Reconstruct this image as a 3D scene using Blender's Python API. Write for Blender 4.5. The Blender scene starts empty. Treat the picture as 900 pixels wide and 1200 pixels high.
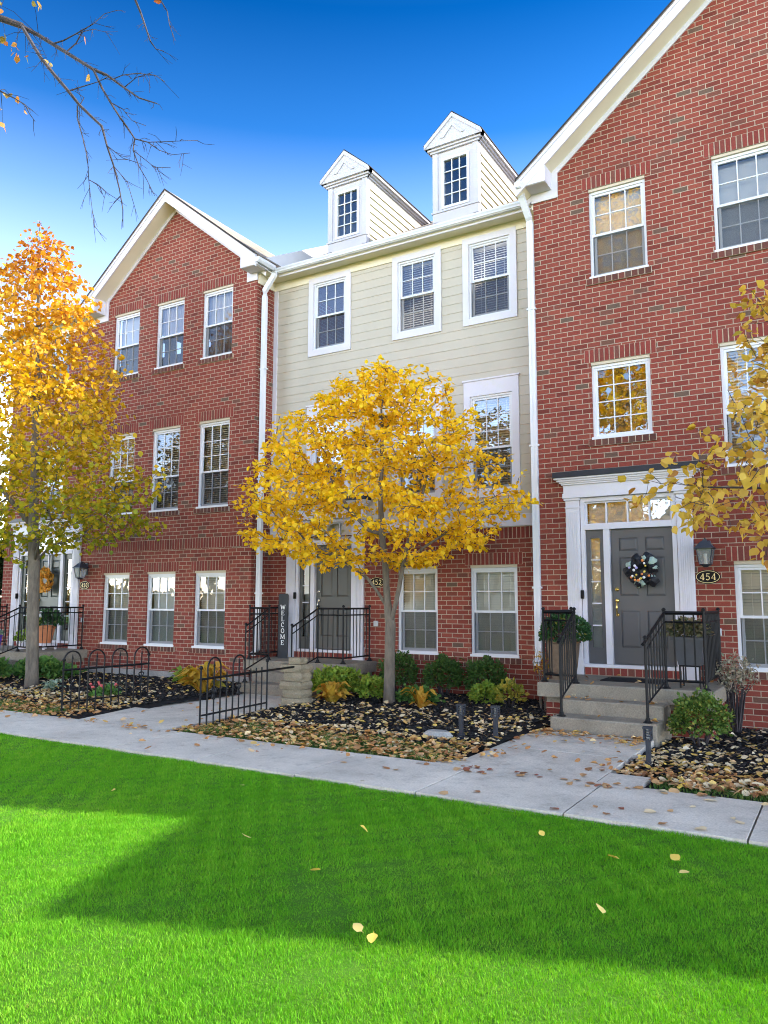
import bpy, math, random
import numpy as np
from mathutils import Vector, Matrix

R = math.radians
SC = bpy.context.scene
COL = SC.collection
random.seed(7)
RNG = np.random.default_rng(11)

# ------------------------------------------------------------------ camera
cam_data = bpy.data.cameras.new('camera')
cam = bpy.data.objects.new('camera', cam_data)
COL.objects.link(cam)
cam_data.sensor_fit = 'VERTICAL'
cam_data.sensor_height = 36.0
cam_data.lens = 36.0 * 903.7 / 1200.0
cam_data.clip_start = 0.05
cam_data.clip_end = 3000
_p, _y, _r = R(6.66), R(30.9), R(0.148)
_fw = Vector((-math.sin(_y) * math.cos(_p), math.cos(_y) * math.cos(_p), math.sin(_p)))
_rt = Vector((math.cos(_y), math.sin(_y), 0))
_up = _rt.cross(_fw)
_rt2 = _rt * math.cos(_r) + _up * math.sin(_r)
_up2 = -_rt * math.sin(_r) + _up * math.cos(_r)
_m = Matrix((_rt2, _up2, -_fw)).transposed().to_4x4()
_m.translation = Vector((0, 0, 1.6))
cam.matrix_world = _m
SC.camera = cam

# ------------------------------------------------------------------ sky, sun, exposure
SUN = Vector((0.977, 0.812, 1.0)).normalized()          # towards the sun
EL = math.asin(SUN.z)
AZ = math.atan2(SUN.x, SUN.y)                           # clockwise from +Y
world = bpy.data.worlds.new('World')
SC.world = world
world.use_nodes = True
wn = world.node_tree
wn.nodes.clear()
sky = wn.nodes.new('ShaderNodeTexSky')
sky.sky_type = 'NISHITA'
sky.sun_disc = False
sky.sun_elevation = EL
sky.sun_rotation = AZ
sky.altitude = 100
sky.air_density = 1.0
sky.dust_density = 0.3
sky.ozone_density = 2.5
# sky tint by height: deep blue midway, horizon and zenith brightened as added fill
stc = wn.nodes.new('ShaderNodeTexCoord')
ssep = wn.nodes.new('ShaderNodeSeparateXYZ')
wn.links.new(stc.outputs['Generated'], ssep.inputs[0])
srmp = wn.nodes.new('ShaderNodeValToRGB')
_el = srmp.color_ramp.elements
SKY = [(0.0,(2.2,1.88,1.80)),(.17,(1.9,1.62,1.58)),(.27,(.78,.72,.72)),(.34,(.55,.475,.48)),(.40,(.425,.392,.425)),(.46,(.225,.272,.335)),(.54,(.032,.130,.225)),(.64,(.0012,.070,.150)),(.73,(.03,.09,.13)),(.82,(.74,.60,.45)),(1.0,(.90,.72,.53))]
while len(_el) < len(SKY): _el.new(.5)
for _e, (_q, _c) in zip(_el, SKY): _e.position = _q; _e.color = (*_c, 1)
wn.links.new(ssep.outputs['Z'], srmp.inputs['Fac'])
smul = wn.nodes.new('ShaderNodeMix'); smul.data_type = 'RGBA'; smul.blend_type = 'MULTIPLY'; smul.inputs[0].default_value = 1.0
sbg = wn.nodes.new('ShaderNodeBackground'); sbg.inputs['Strength'].default_value = 0.13
sout = wn.nodes.new('ShaderNodeOutputWorld')
wn.links.new(sky.outputs['Color'], smul.inputs[6])
wn.links.new(srmp.outputs['Color'], smul.inputs[7])
wn.links.new(smul.outputs[2], sbg.inputs['Color'])
wn.links.new(sbg.outputs['Background'], sout.inputs['Surface'])

sun_data = bpy.data.lights.new('sun', 'SUN')
sun_data.energy = 1.45
sun_data.angle = R(0.55)
sun_data.color = (1.0, 0.93, 0.82)
sun = bpy.data.objects.new('sun', sun_data)
COL.objects.link(sun)
sun.rotation_euler = SUN.to_track_quat('Z', 'Y').to_euler()
sun.location = (30, 25, 40)

SC.view_settings.view_transform = 'Standard'
SC.view_settings.look = 'None'
SC.view_settings.exposure = 3.32
SC.view_settings.gamma = 1.0
SC.view_settings.use_curve_mapping = False
SC.render.engine = 'CYCLES'
SC.cycles.use_denoising = True
SC.cycles.filter_width = 1.05
SC.cycles.max_bounces = 7
SC.cycles.diffuse_bounces = 4
SC.cycles.glossy_bounces = 3
SC.cycles.transmission_bounces = 4
SC.cycles.transparent_max_bounces = 10

# ------------------------------------------------------------------ helpers
def tag(o, label=None, cat=None, group=None, kind=None):
    if label: o['label'] = label
    if cat: o['category'] = cat
    if group: o['group'] = group
    if kind: o['kind'] = kind
    return o

def thing(name, label, cat, loc=(0, 0, 0), group=None):
    o = bpy.data.objects.new(name, None)
    COL.objects.link(o)
    o.location = loc
    o.empty_display_size = 0.1
    return tag(o, label, cat, group)

def worldloc(o):
    v = Vector((0, 0, 0))
    while o is not None:
        v = v + o.location
        o = o.parent
    return v

def mesh_from(name, V, faces, mat, parent=None, smooth=False, local=False, uv=None):
    """V (n,3) world coords; faces list of tuples or an (m,k) array."""
    V = np.asarray(V, dtype=np.float64).reshape(-1, 3)
    if parent is not None and not local:
        V = V - np.array(worldloc(parent))
    me = bpy.data.meshes.new(name)
    if isinstance(faces, np.ndarray):
        k = faces.shape[1]
        nf = faces.shape[0]
        me.vertices.add(len(V)); me.vertices.foreach_set('co', V.astype(np.float32).ravel())
        me.loops.add(nf * k); me.loops.foreach_set('vertex_index', faces.astype(np.int32).ravel())
        me.polygons.add(nf)
        me.polygons.foreach_set('loop_start', np.arange(nf, dtype=np.int32) * k)
        me.polygons.foreach_set('loop_total', np.full(nf, k, dtype=np.int32))
        me.update(calc_edges=True)
    else:
        me.from_pydata([tuple(v) for v in V], [], faces)
        me.update()
    if smooth:
        me.polygons.foreach_set('use_smooth', np.ones(len(me.polygons), dtype=bool))
    if mat is not None:
        me.materials.append(mat)
    o = bpy.data.objects.new(name, me)
    COL.objects.link(o)
    if parent is not None:
        o.parent = parent
    return o

class MB:
    def __init__(s):
        s.v = []; s.f = []
    def add(s, vs, fs):
        b = len(s.v)
        s.v.extend([tuple(map(float, v)) for v in vs])
        s.f.extend([tuple(b + i for i in f) for f in fs])
        return s
    def box(s, x0, x1, y0, y1, z0, z1):
        return s.add([(x0,y0,z0),(x1,y0,z0),(x1,y1,z0),(x0,y1,z0),(x0,y0,z1),(x1,y0,z1),(x1,y1,z1),(x0,y1,z1)],
              [(0,3,2,1),(4,5,6,7),(0,1,5,4),(1,2,6,5),(2,3,7,6),(3,0,4,7)])
    def bbox(s, x0, x1, y0, y1, z0, z1, b=0.01):
        """box with chamfered vertical and top edges"""
        b = min(b, (x1-x0)/2.2, (y1-y0)/2.2, (z1-z0)/2.2)
        def ring(x0,x1,y0,y1,z,c): return [(x0+c,y0,z),(x1-c,y0,z),(x1,y0+c,z),(x1,y1-c,z),(x1-c,y1,z),(x0+c,y1,z),(x0,y1-c,z),(x0,y0+c,z)]
        v = ring(x0,x1,y0,y1,z0,b) + ring(x0,x1,y0,y1,z1-b,b) + ring(x0+b,x1-b,y0+b,y1-b,z1,b*.6)
        f = [tuple(range(7,-1,-1)), tuple(range(16,24))]
        for k in range(2):
            for i in range(8):
                j = (i+1) % 8
                f.append((k*8+i, k*8+j, k*8+8+j, k*8+8+i))
        return s.add(v, f)
    def quad(s, a, b, c, d):
        return s.add([a, b, c, d], [(0, 1, 2, 3)])
    def prism(s, poly, axis, a, b):
        """poly: 2-D points, extruded along axis from a to b. axis y: pts (x,z); axis x: (y,z); axis z: (x,y)"""
        def P(p, t):
            return (p[0], t, p[1]) if axis == 'y' else ((t, p[0], p[1]) if axis == 'x' else (p[0], p[1], t))
        n = len(poly)
        v = [P(p, a) for p in poly] + [P(p, b) for p in poly]
        f = [tuple(range(n)), tuple(range(2*n-1, n-1, -1))]
        for i in range(n):
            j = (i+1) % n
            f.append((i, n+i, n+j, j))
        return s.add(v, f)
    def tube(s, pts, rad, n=8, caps=True):
        pts = [Vector(p) for p in pts]
        if not hasattr(rad, '__len__'): rad = [rad]*len(pts)
        vs = []; fs = []
        ref = None
        for i, p in enumerate(pts):
            t = (pts[min(i+1, len(pts)-1)] - pts[max(i-1, 0)])
            if t.length < 1e-9: t = Vector((0,0,1))
            t.normalize()
            if ref is None:
                ref = Vector((1,0,0)) if abs(t.x) < .9 else Vector((0,1,0))
            u = (ref - t*ref.dot(t)); u.normalize(); w = t.cross(u); ref = u
            for k in range(n):
                a = 2*math.pi*k/n
                vs.append(p + (u*math.cos(a) + w*math.sin(a))*rad[i])
        for i in range(len(pts)-1):
            for k in range(n):
                j = (k+1) % n
                fs.append((i*n+k, i*n+j, (i+1)*n+j, (i+1)*n+k))
        if caps:
            fs.append(tuple(range(n-1, -1, -1))); fs.append(tuple((len(pts)-1)*n+k for k in range(n)))
        return s.add(vs, fs)
    def bar(s, a, b, w, d=None):
        """square bar between two points"""
        return s.tube([a, b], (w if d is None else d)*.7071, 4)
    def lathe(s, cx, cy, prof, n=16):
        vs = []; fs = []
        for (r, z) in prof:
            for k in range(n):
                a = 2*math.pi*(k+.5)/n
                vs.append((cx + r*math.cos(a), cy + r*math.sin(a), z))
        for i in range(len(prof)-1):
            for k in range(n):
                j = (k+1) % n
                fs.append((i*n+k, i*n+j, (i+1)*n+j, (i+1)*n+k))
        fs.append(tuple(range(n-1, -1, -1))); fs.append(tuple((len(prof)-1)*n+k for k in range(n)))
        return s.add(vs, fs)
    def ball(s, c, r, n=8, m=6, sz=1.0):
        prof = [(max(r*math.sin(math.pi*i/m), r*.02), c[2]-r*sz*math.cos(math.pi*i/m)) for i in range(m+1)]
        return s.lathe(c[0], c[1], prof, n)
    def build(s, name, mat, parent=None, smooth=False, label=None):
        o = mesh_from(name, s.v, s.f, mat, parent, smooth)
        if label: o['label'] = label
        return o

def copy_tree(o, parent=None):
    c = o.copy()
    COL.objects.link(c)
    if parent is not None: c.parent = parent
    for ch in o.children:
        copy_tree(ch, c)
    return c

# ------------------------------------------------------------------ materials
def newmat(name):
    m = bpy.data.materials.new(name)
    m.use_nodes = True
    nt = m.node_tree
    b = nt.nodes['Principled BSDF']
    return m, nt, b
def N(nt, t, **kw):
    n = nt.nodes.new(t)
    for k, v in kw.items():
        if k in n.inputs: n.inputs[k].default_value = v
        else: setattr(n, k, v)
    return n
def ramp(nt, src, stops, interp='LINEAR'):
    r = nt.nodes.new('ShaderNodeValToRGB')
    r.color_ramp.interpolation = interp
    el = r.color_ramp.elements
    while len(el) < len(stops): el.new(0.5)
    for e, (p, c) in zip(el, stops):
        e.position = p
        e.color = (*c, 1) if len(c) == 3 else c
    nt.links.new(src, r.inputs['Fac'])
    return r
def objcoord(nt):
    return nt.nodes.new('ShaderNodeTexCoord').outputs['Object']
def noise(nt, scale, detail=4, rough=.55, vec=None):
    n = N(nt, 'ShaderNodeTexNoise', Scale=scale, Detail=detail, Roughness=rough)
    nt.links.new(vec if vec is not None else objcoord(nt), n.inputs['Vector'])
    return n
def bump(nt, b, h, strength=.3, dist=.01):
    bp = N(nt, 'ShaderNodeBump', Strength=strength, Distance=dist)
    nt.links.new(h, bp.inputs['Height'])
    nt.links.new(bp.outputs['Normal'], b.inputs['Normal'])
def mixc(nt, fac, a, b, mode='MIX'):
    m = nt.nodes.new('ShaderNodeMix'); m.data_type = 'RGBA'; m.blend_type = mode
    for s, k in ((fac, 0), (a, 6), (b, 7)):
        if hasattr(s, 'is_output'): nt.links.new(s, m.inputs[k])
        else: m.inputs[k].default_value = s if k == 0 else ((*s, 1) if len(s) == 3 else s)
    return m.outputs[2]

def paint(name, col, rough=.5, var=.06, scale=3.0, spec=.3, dirt=None):
    m, nt, b = newmat(name)
    n = noise(nt, scale, 5)
    lo = tuple(c*(1-var) for c in col); hi = tuple(min(1, c*(1+var)) for c in col)
    r = ramp(nt, n.outputs['Fac'], [(.3, lo), (.7, hi)])
    c = r.outputs['Color']
    if dirt:
        n2 = noise(nt, 9, 6, .7)
        r2 = ramp(nt, n2.outputs['Fac'], [(.52, (0,0,0)), (.75, (1,1,1))])
        c = mixc(nt, r2.outputs['Color'], c, dirt)
    nt.links.new(c, b.inputs['Base Color'])
    b.inputs['Roughness'].default_value = rough
    b.inputs['Specular IOR Level'].default_value = spec
    bump(nt, b, n.outputs['Fac'], .06, .004)
    return m

BRICKS = [(0.0,(.15,.036,.026)),(.08,(.185,.041,.030)),(.30,(.235,.053,.037)),(.52,(.215,.047,.033)),(.72,(.258,.066,.045)),(.88,(.208,.049,.035)),(.965,(.165,.060,.043)),(.985,(.125,.080,.058))]
MORTAR = (.41,.32,.24)
def brick_mat():
    m, nt, b = newmat('red brick')
    g = nt.nodes.new('ShaderNodeNewGeometry')
    oc = objcoord(nt)
    sp = nt.nodes.new('ShaderNodeSeparateXYZ'); nt.links.new(oc, sp.inputs[0])
    sn = nt.nodes.new('ShaderNodeSeparateXYZ'); nt.links.new(g.outputs['Normal'], sn.inputs[0])
    ab = N(nt, 'ShaderNodeMath', operation='ABSOLUTE'); nt.links.new(sn.outputs['X'], ab.inputs[0])
    gt = N(nt, 'ShaderNodeMath', operation='GREATER_THAN'); nt.links.new(ab.outputs[0], gt.inputs[0]); gt.inputs[1].default_value = .7
    mx = nt.nodes.new('ShaderNodeMix'); nt.links.new(gt.outputs[0], mx.inputs[0]); nt.links.new(sp.outputs['X'], mx.inputs[2]); nt.links.new(sp.outputs['Y'], mx.inputs[3])
    cb = nt.nodes.new('ShaderNodeCombineXYZ'); nt.links.new(mx.outputs[0], cb.inputs['X']); nt.links.new(sp.outputs['Z'], cb.inputs['Y'])
    # slight waviness of the courses
    nz = noise(nt, 2.2, 3)
    va = N(nt, 'ShaderNodeVectorMath', operation='MULTIPLY_ADD')
    nt.links.new(nz.outputs['Color'], va.inputs[0]); va.inputs[1].default_value = (.006,.006,0); nt.links.new(cb.outputs[0], va.inputs[2])
    br = nt.nodes.new('ShaderNodeTexBrick')
    br.offset = .5; br.squash = 1.0
    nt.links.new(va.outputs[0], br.inputs['Vector'])
    for k, v in (('Scale',1.0),('Mortar Size',.0065),('Mortar Smooth',.25),('Bias',0.0),('Brick Width',.213),('Row Height',.0815)):
        br.inputs[k].default_value = v
    br.inputs['Color1'].default_value = (0,0,0,1); br.inputs['Color2'].default_value = (1,1,1,1); br.inputs['Mortar'].default_value = (.5,.5,.5,1)
    rp = ramp(nt, br.outputs['Color'], BRICKS, 'LINEAR')
    fine = noise(nt, 60, 4, .7)
    c = mixc(nt, .55, rp.outputs['Color'], ramp(nt, fine.outputs['Fac'], [(.3,(.55,.55,.55)),(.7,(1.25,1.2,1.2))]).outputs['Color'], 'MULTIPLY')
    mort = ramp(nt, noise(nt, 25, 4).outputs['Fac'], [(.3, tuple(x*.72 for x in MORTAR)), (.7, tuple(x*1.1 for x in MORTAR))])
    c = mixc(nt, br.outputs['Fac'], c, mort.outputs['Color'])
    # broad weathering
    big = ramp(nt, noise(nt, .55, 4, .6).outputs['Fac'], [(.28,(.76,.74,.74)),(.5,(1.0,1.0,1.0)),(.72,(1.12,1.12,1.10))])
    c = mixc(nt, .8, c, big.outputs['Color'], 'MULTIPLY')
    nt.links.new(c, b.inputs['Base Color'])
    b.inputs['Roughness'].default_value = .88
    b.inputs['Specular IOR Level'].default_value = .2
    inv = N(nt, 'ShaderNodeMath', operation='MULTIPLY_ADD'); nt.links.new(br.outputs['Fac'], inv.inputs[0]); inv.inputs[1].default_value = -1.0
    nt.links.new(fine.outputs['Fac'], inv.inputs[2])
    bump(nt, b, inv.outputs[0], .55, .008)
    return m
def unit_brick_mat(name, stops):
    """bricks that are separate islands (soldier courses, sills)"""
    m, nt, b = newmat(name)
    g = nt.nodes.new('ShaderNodeNewGeometry')
    rp = ramp(nt, g.outputs['Random Per Island'], stops)
    fine = noise(nt, 60, 4, .7)
    c = mixc(nt, .5, rp.outputs['Color'], ramp(nt, fine.outputs['Fac'], [(.3,(.55,.55,.55)),(.7,(1.25,1.2,1.2))]).outputs['Color'], 'MULTIPLY')
    nt.links.new(c, b.inputs['Base Color'])
    b.inputs['Roughness'].default_value = .9; b.inputs['Specular IOR Level'].default_value = .2
    bump(nt, b, fine.outputs['Fac'], .3, .004)
    return m
M = {}
M['brick'] = brick_mat()
M['soldier'] = unit_brick_mat('soldier brick', [(0,(.15,.034,.027)),(.25,(.20,.041,.032)),(.6,(.235,.050,.039)),(.9,(.19,.042,.034)),(1,(.15,.065,.048))])
M['sillbrick'] = unit_brick_mat('weathered sill brick', [(0,(.075,.035,.028)),(.4,(.13,.048,.037)),(.8,(.17,.052,.04)),(1,(.10,.06,.047))])
M['mortar'] = paint('mortar', MORTAR, .95, .2, 20)
M['white'] = paint('white trim paint', (.61,.585,.635), .5, .05, 2.0, dirt=(.60,.58,.55))
M['dormer_white'] = paint('dimmed white dormer paint', (.50,.485,.53), .6, .06, 2.0, dirt=(.44,.43,.42))  # white trim paint, greyed so the brightly lit dormer fronts don't blow out
M['vinyl'] = paint('white vinyl', (.64,.64,.67), .35, .02, 2.0)
M['cream'] = paint('cream soffit', (.72,.66,.52), .6, .04, 2.0)
M['siding'] = paint('stone coloured siding', (.47,.422,.345), .55, .05, 1.3, dirt=None)
M['dormer_siding'] = paint('cream lap siding', (.47,.43,.32), .55, .05, 1.3)
M['tan_trim'] = paint('tan brick mould', (.52,.44,.33), .6, .08, 4)
M['black_metal'] = paint('black wrought iron', (.006,.006,.007), .55, .2, 20, .2)
M['canopy'] = paint('dark canopy flashing', (.018,.02,.028), .5, .2, 5)
M['door'] = paint('charcoal door paint', (.088,.084,.088), .4, .05, 3, .4)
M['door_warm'] = paint('grey door paint', (.080,.076,.070), .4, .05, 3, .4)
M['door_green'] = paint('dark green door paint', (.040,.052,.045), .4, .05, 3, .4)
M['brass'], _nt, _b = newmat('polished brass')
_b.inputs['Base Color'].default_value = (.85,.58,.16,1); _b.inputs['Metallic'].default_value = 1; _b.inputs['Roughness'].default_value = .18
M['nickel'], _nt, _b = newmat('brushed nickel')
_b.inputs['Base Color'].default_value = (.75,.7,.6,1); _b.inputs['Metallic'].default_value = 1; _b.inputs['Roughness'].default_value = .25
M['interior'] = paint('interior wall paint', (.35,.33,.30), .8)
M['blind'] = paint('white blind slats', (.80,.75,.64), .5, .05, 3)
M['shade'] = paint('pale roller shade', (.72,.72,.70), .8, .04, 2)
M['drape'] = paint('pale curtain cloth', (.60,.58,.55), .9, .08, 6)
M['lamp_glass'], _nt, _b = newmat('smoked lantern glass')
_b.inputs['Base Color'].default_value = (.35,.36,.36,1); _b.inputs['Roughness'].default_value = .08; _b.inputs['Alpha'].default_value = .45
M['bulb'] = paint('lamp tube', (.75,.72,.62), .3)
M['slate'] = paint('slate blue lantern paint', (.03,.034,.045), .45, .2, 10)
M['gold'] = paint('gold lettering', (.80,.62,.30), .4)
M['white_letter'] = paint('white lettering', (.85,.85,.84), .5)
M['plaque'] = paint('black plaque enamel', (.008,.007,.007), .6, .1, 5, .15)
M['chalk'] = paint('charcoal painted board', (.035,.037,.042), .7, .12, 8)
M['outlet'] = paint('grey outlet cover', (.50,.52,.55), .5)

def glass_mat(nm='window glass', ior=1.85, add=.06):
    m = bpy.data.materials.new(nm); m.use_nodes = True
    nt = m.node_tree; nt.nodes.clear()
    out = nt.nodes.new('ShaderNodeOutputMaterial')
    tr = nt.nodes.new('ShaderNodeBsdfTransparent'); tr.inputs['Color'].default_value = (.84,.86,.86,1)
    gl = nt.nodes.new('ShaderNodeBsdfGlossy'); gl.inputs['Roughness'].default_value = .012
    gl.inputs['Color'].default_value = (.95,.97,1,1)
    fr = nt.nodes.new('ShaderNodeFresnel'); fr.inputs['IOR'].default_value = ior
    n = noise(nt, 3.0, 2)
    bp = N(nt, 'ShaderNodeBump', Strength=.10, Distance=.02)
    nt.links.new(n.outputs['Fac'], bp.inputs['Height']); nt.links.new(bp.outputs['Normal'], gl.inputs['Normal'])
    ad = N(nt, 'ShaderNodeMath', operation='MULTIPLY_ADD'); nt.links.new(fr.outputs['Fac'], ad.inputs[0]); ad.inputs[1].default_value = 1.0; ad.inputs[2].default_value = add
    mx = nt.nodes.new('ShaderNodeMixShader')
    nt.links.new(ad.outputs[0], mx.inputs['Fac']); nt.links.new(tr.outputs[0], mx.inputs[1]); nt.links.new(gl.outputs[0], mx.inputs[2])
    nt.links.new(mx.outputs[0], out.inputs['Surface'])
    return m
M['glass'] = glass_mat()
M['glass_clear'] = glass_mat('clear window glass', 1.5, .02)

def concrete(name, col, sc=1.0, stain=(.24,.22,.19)):
    m, nt, b = newmat(name)
    a = noise(nt, 1.3*sc, 6, .65)
    f = noise(nt, 55, 5, .75)
    r = ramp(nt, a.outputs['Fac'], [(.25, tuple(c*.66 for c in col)), (.5, tuple(c*.93 for c in col)), (.75, tuple(c*1.15 for c in col))])
    c = mixc(nt, .5, r.outputs['Color'], ramp(nt, f.outputs['Fac'], [(.35,(.55,.55,.55)),(.65,(1.3,1.3,1.3))]).outputs['Color'], 'MULTIPLY')
    s = ramp(nt, noise(nt, 5*sc, 7, .75).outputs['Fac'], [(.52,(0,0,0)),(.78,(.85,.85,.85))])
    c = mixc(nt, s.outputs['Color'], c, stain)
    nt.links.new(c, b.inputs['Base Color']); b.inputs['Roughness'].default_value = .92; b.inputs['Specular IOR Level'].default_value = .2
    bump(nt, b, f.outputs['Fac'], .25, .004)
    return m
M['concrete'] = concrete('sidewalk concrete', (.57,.52,.445))
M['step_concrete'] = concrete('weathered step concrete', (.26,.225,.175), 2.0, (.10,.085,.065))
M['found'] = concrete('foundation concrete', (.36,.34,.31), 1.5)
M['stone'] = concrete('mossy field stone', (.27,.23,.16), 4.0, (.13,.13,.07))
M['rock'] = concrete('grey rock', (.30,.30,.29), 6)

def shingle(name, col):
    m, nt, b = newmat(name)
    oc = objcoord(nt)
    br = nt.nodes.new('ShaderNodeTexBrick'); br.offset = .5
    nt.links.new(oc, br.inputs['Vector'])
    for k, v in (('Scale',1.0),('Mortar Size',.004),('Brick Width',.3),('Row Height',.14),('Bias',0.)): br.inputs[k].default_value = v
    br.inputs['Color1'].default_value = (*[c*.8 for c in col],1); br.inputs['Color2'].default_value = (*[c*1.15 for c in col],1); br.inputs['Mortar'].default_value = (*[c*.4 for c in col],1)
    f = noise(nt, 120, 3)
    c = mixc(nt, .5, br.outputs['Color'], ramp(nt, f.outputs['Fac'], [(.3,(.6,.6,.6)),(.7,(1.3,1.3,1.3))]).outputs['Color'], 'MULTIPLY')
    nt.links.new(c, b.inputs['Base Color']); b.inputs['Roughness'].default_value = .95
    bump(nt, b, f.outputs['Fac'], .5, .004)
    return m
M['shingle'] = shingle('tan asphalt shingles', (.25,.20,.16))
M['shingle_edge'] = paint('dark shingle edge', (.03,.028,.03), .9)

def leafmat(name, stops, trans=.35, zramp=None, spec=.2):
    """random colour per leaf; optional second ramp by height in the object"""
    m = bpy.data.materials.new(name); m.use_nodes = True
    nt = m.node_tree; nt.nodes.clear()
    out = nt.nodes.new('ShaderNodeOutputMaterial')
    g = nt.nodes.new('ShaderNodeNewGeometry')
    if zramp == 'patch':
        nz = noise(nt, .8, 5, .7); n2 = noise(nt, 7, 3, .6)
        a = N(nt, 'ShaderNodeMath', operation='MULTIPLY_ADD'); nt.links.new(g.outputs['Random Per Island'], a.inputs[0]); a.inputs[1].default_value = .55; nt.links.new(nz.outputs['Fac'], a.inputs[2])
        a2 = N(nt, 'ShaderNodeMath', operation='MULTIPLY_ADD'); nt.links.new(n2.outputs['Fac'], a2.inputs[0]); a2.inputs[1].default_value = .5; nt.links.new(a.outputs[0], a2.inputs[2])
        mr = nt.nodes.new('ShaderNodeMapRange'); nt.links.new(a2.outputs[0], mr.inputs['Value']); mr.inputs['From Min'].default_value = .55; mr.inputs['From Max'].default_value = 1.55
        fac = mr.outputs['Result']
    elif zramp:
        sp = nt.nodes.new('ShaderNodeSeparateXYZ'); nt.links.new(objcoord(nt), sp.inputs[0])
        nz = noise(nt, .9, 3)
        # height + random jitter -> ripeness of the leaf
        a = N(nt, 'ShaderNodeMath', operation='MULTIPLY_ADD'); nt.links.new(nz.outputs['Fac'], a.inputs[0]); a.inputs[1].default_value = zramp[2]; nt.links.new(sp.outputs['Z'], a.inputs[2])
        a2 = N(nt, 'ShaderNodeMath', operation='MULTIPLY_ADD'); nt.links.new(g.outputs['Random Per Island'], a2.inputs[0]); a2.inputs[1].default_value = zramp[3]; nt.links.new(a.outputs[0], a2.inputs[2])
        mr = nt.nodes.new('ShaderNodeMapRange'); nt.links.new(a2.outputs[0], mr.inputs['Value']); mr.inputs['From Min'].default_value = zramp[0]; mr.inputs['From Max'].default_value = zramp[1]
        fac = mr.outputs['Result']
    else:
        fac = g.outputs['Random Per Island']
    rp = ramp(nt, fac, stops)
    d = nt.nodes.new('ShaderNodeBsdfPrincipled'); d.inputs['Roughness'].default_value = .55; d.inputs['Specular IOR Level'].default_value = spec
    t = nt.nodes.new('ShaderNodeBsdfTranslucent')
    nt.links.new(rp.outputs['Color'], d.inputs['Base Color'])
    hs = N(nt, 'ShaderNodeHueSaturation', Saturation=1.1, Value=1.1); nt.links.new(rp.outputs['Color'], hs.inputs['Color']); nt.links.new(hs.outputs[0], t.inputs['Color'])
    mx = nt.nodes.new('ShaderNodeMixShader'); mx.inputs['Fac'].default_value = trans
    nt.links.new(d.outputs[0], mx.inputs[1]); nt.links.new(t.outputs[0], mx.inputs[2]); nt.links.new(mx.outputs[0], out.inputs['Surface'])
    return m
M['leaf_yellow'] = leafmat('golden autumn leaves', [(0,(.84,.50,.02)),(.3,(.92,.64,.035)),(.65,(.90,.58,.025)),(.92,(.78,.42,.02)),(1,(.90,.70,.09))], .45)
M['leaf_mixed'] = leafmat('green to orange leaves', [(0,(.10,.17,.02)),(.22,(.30,.30,.02)),(.42,(.56,.36,.02)),(.60,(.68,.40,.03)),(.84,(.60,.29,.035)),(1,(.46,.15,.03))], .4, (2.9, 11.2, 1.6, 2.4))
M['leaf_pale'] = leafmat('pale yellow leaves', [(0,(.58,.37,.06)),(.35,(.68,.46,.09)),(.7,(.60,.36,.06)),(.9,(.42,.19,.05)),(1,(.58,.48,.10))], .38)
M['leaf_box'] = leafmat('boxwood leaves', [(0,(.035,.075,.02)),(.5,(.055,.115,.025)),(1,(.085,.15,.03))], .2)
M['leaf_lime'] = leafmat('lime green leaves', [(0,(.12,.22,.03)),(.5,(.20,.30,.04)),(1,(.32,.36,.05))], .3)
M['leaf_hosta'] = leafmat('yellowing hosta leaves', [(0,(.42,.28,.03)),(.4,(.55,.32,.05)),(.75,(.50,.24,.03)),(1,(.30,.30,.05))], .3)
M['leaf_green'] = leafmat('mid green leaves', [(0,(.05,.12,.03)),(.5,(.08,.18,.04)),(1,(.14,.24,.05))], .25)
M['leaf_silver'] = leafmat('silvery leaves', [(0,(.22,.30,.20)),(1,(.36,.44,.32))], .2)
M['leaf_dark'] = leafmat('dark evergreen leaves', [(0,(.012,.03,.012)),(1,(.03,.06,.02))], .1)
M['leaf_dead'] = leafmat('dried stems', [(0,(.20,.15,.10)),(.5,(.32,.27,.20)),(1,(.18,.20,.12))], .1)
M['leaf_mum'] = leafmat('dark mum leaves', [(0,(.02,.06,.02)),(.8,(.04,.10,.03)),(.95,(.06,.14,.04)),(1,(.35,.30,.05))], .15)
M['petal_white'] = paint('white petals', (.8,.8,.78), .7)
M['petal_red'] = paint('red petals', (.55,.10,.10), .7)
M['fall_tan'] = leafmat('tan fallen leaves', [(0,(.36,.19,.085)),(.4,(.46,.27,.12)),(.75,(.30,.14,.06)),(1,(.55,.36,.18))], .12)
M['fall_yellow'] = leafmat('yellow fallen leaves', [(0,(.62,.42,.08)),(.6,(.70,.52,.16)),(1,(.58,.34,.06))], .15)
M['fall_red'] = leafmat('reddish fallen leaves', [(0,(.22,.07,.04)),(1,(.33,.13,.07))], .12)
M['fall_mix'] = leafmat('mixed leaf litter', [(0,(.40,.19,.07)),(.22,(.52,.28,.10)),(.38,(.28,.12,.05)),(.55,(.58,.34,.13)),(.70,(.64,.42,.09)),(.84,(.66,.52,.32)),(1,(.46,.20,.06))], .12)
M['fall_pale'] = leafmat('pale leaf litter on mulch', [(0,(.68,.56,.36)),(.3,(.60,.46,.26)),(.5,(.66,.46,.10)),(.7,(.46,.27,.11)),(.85,(.72,.63,.46)),(1,(.58,.34,.12))], .12)

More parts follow.
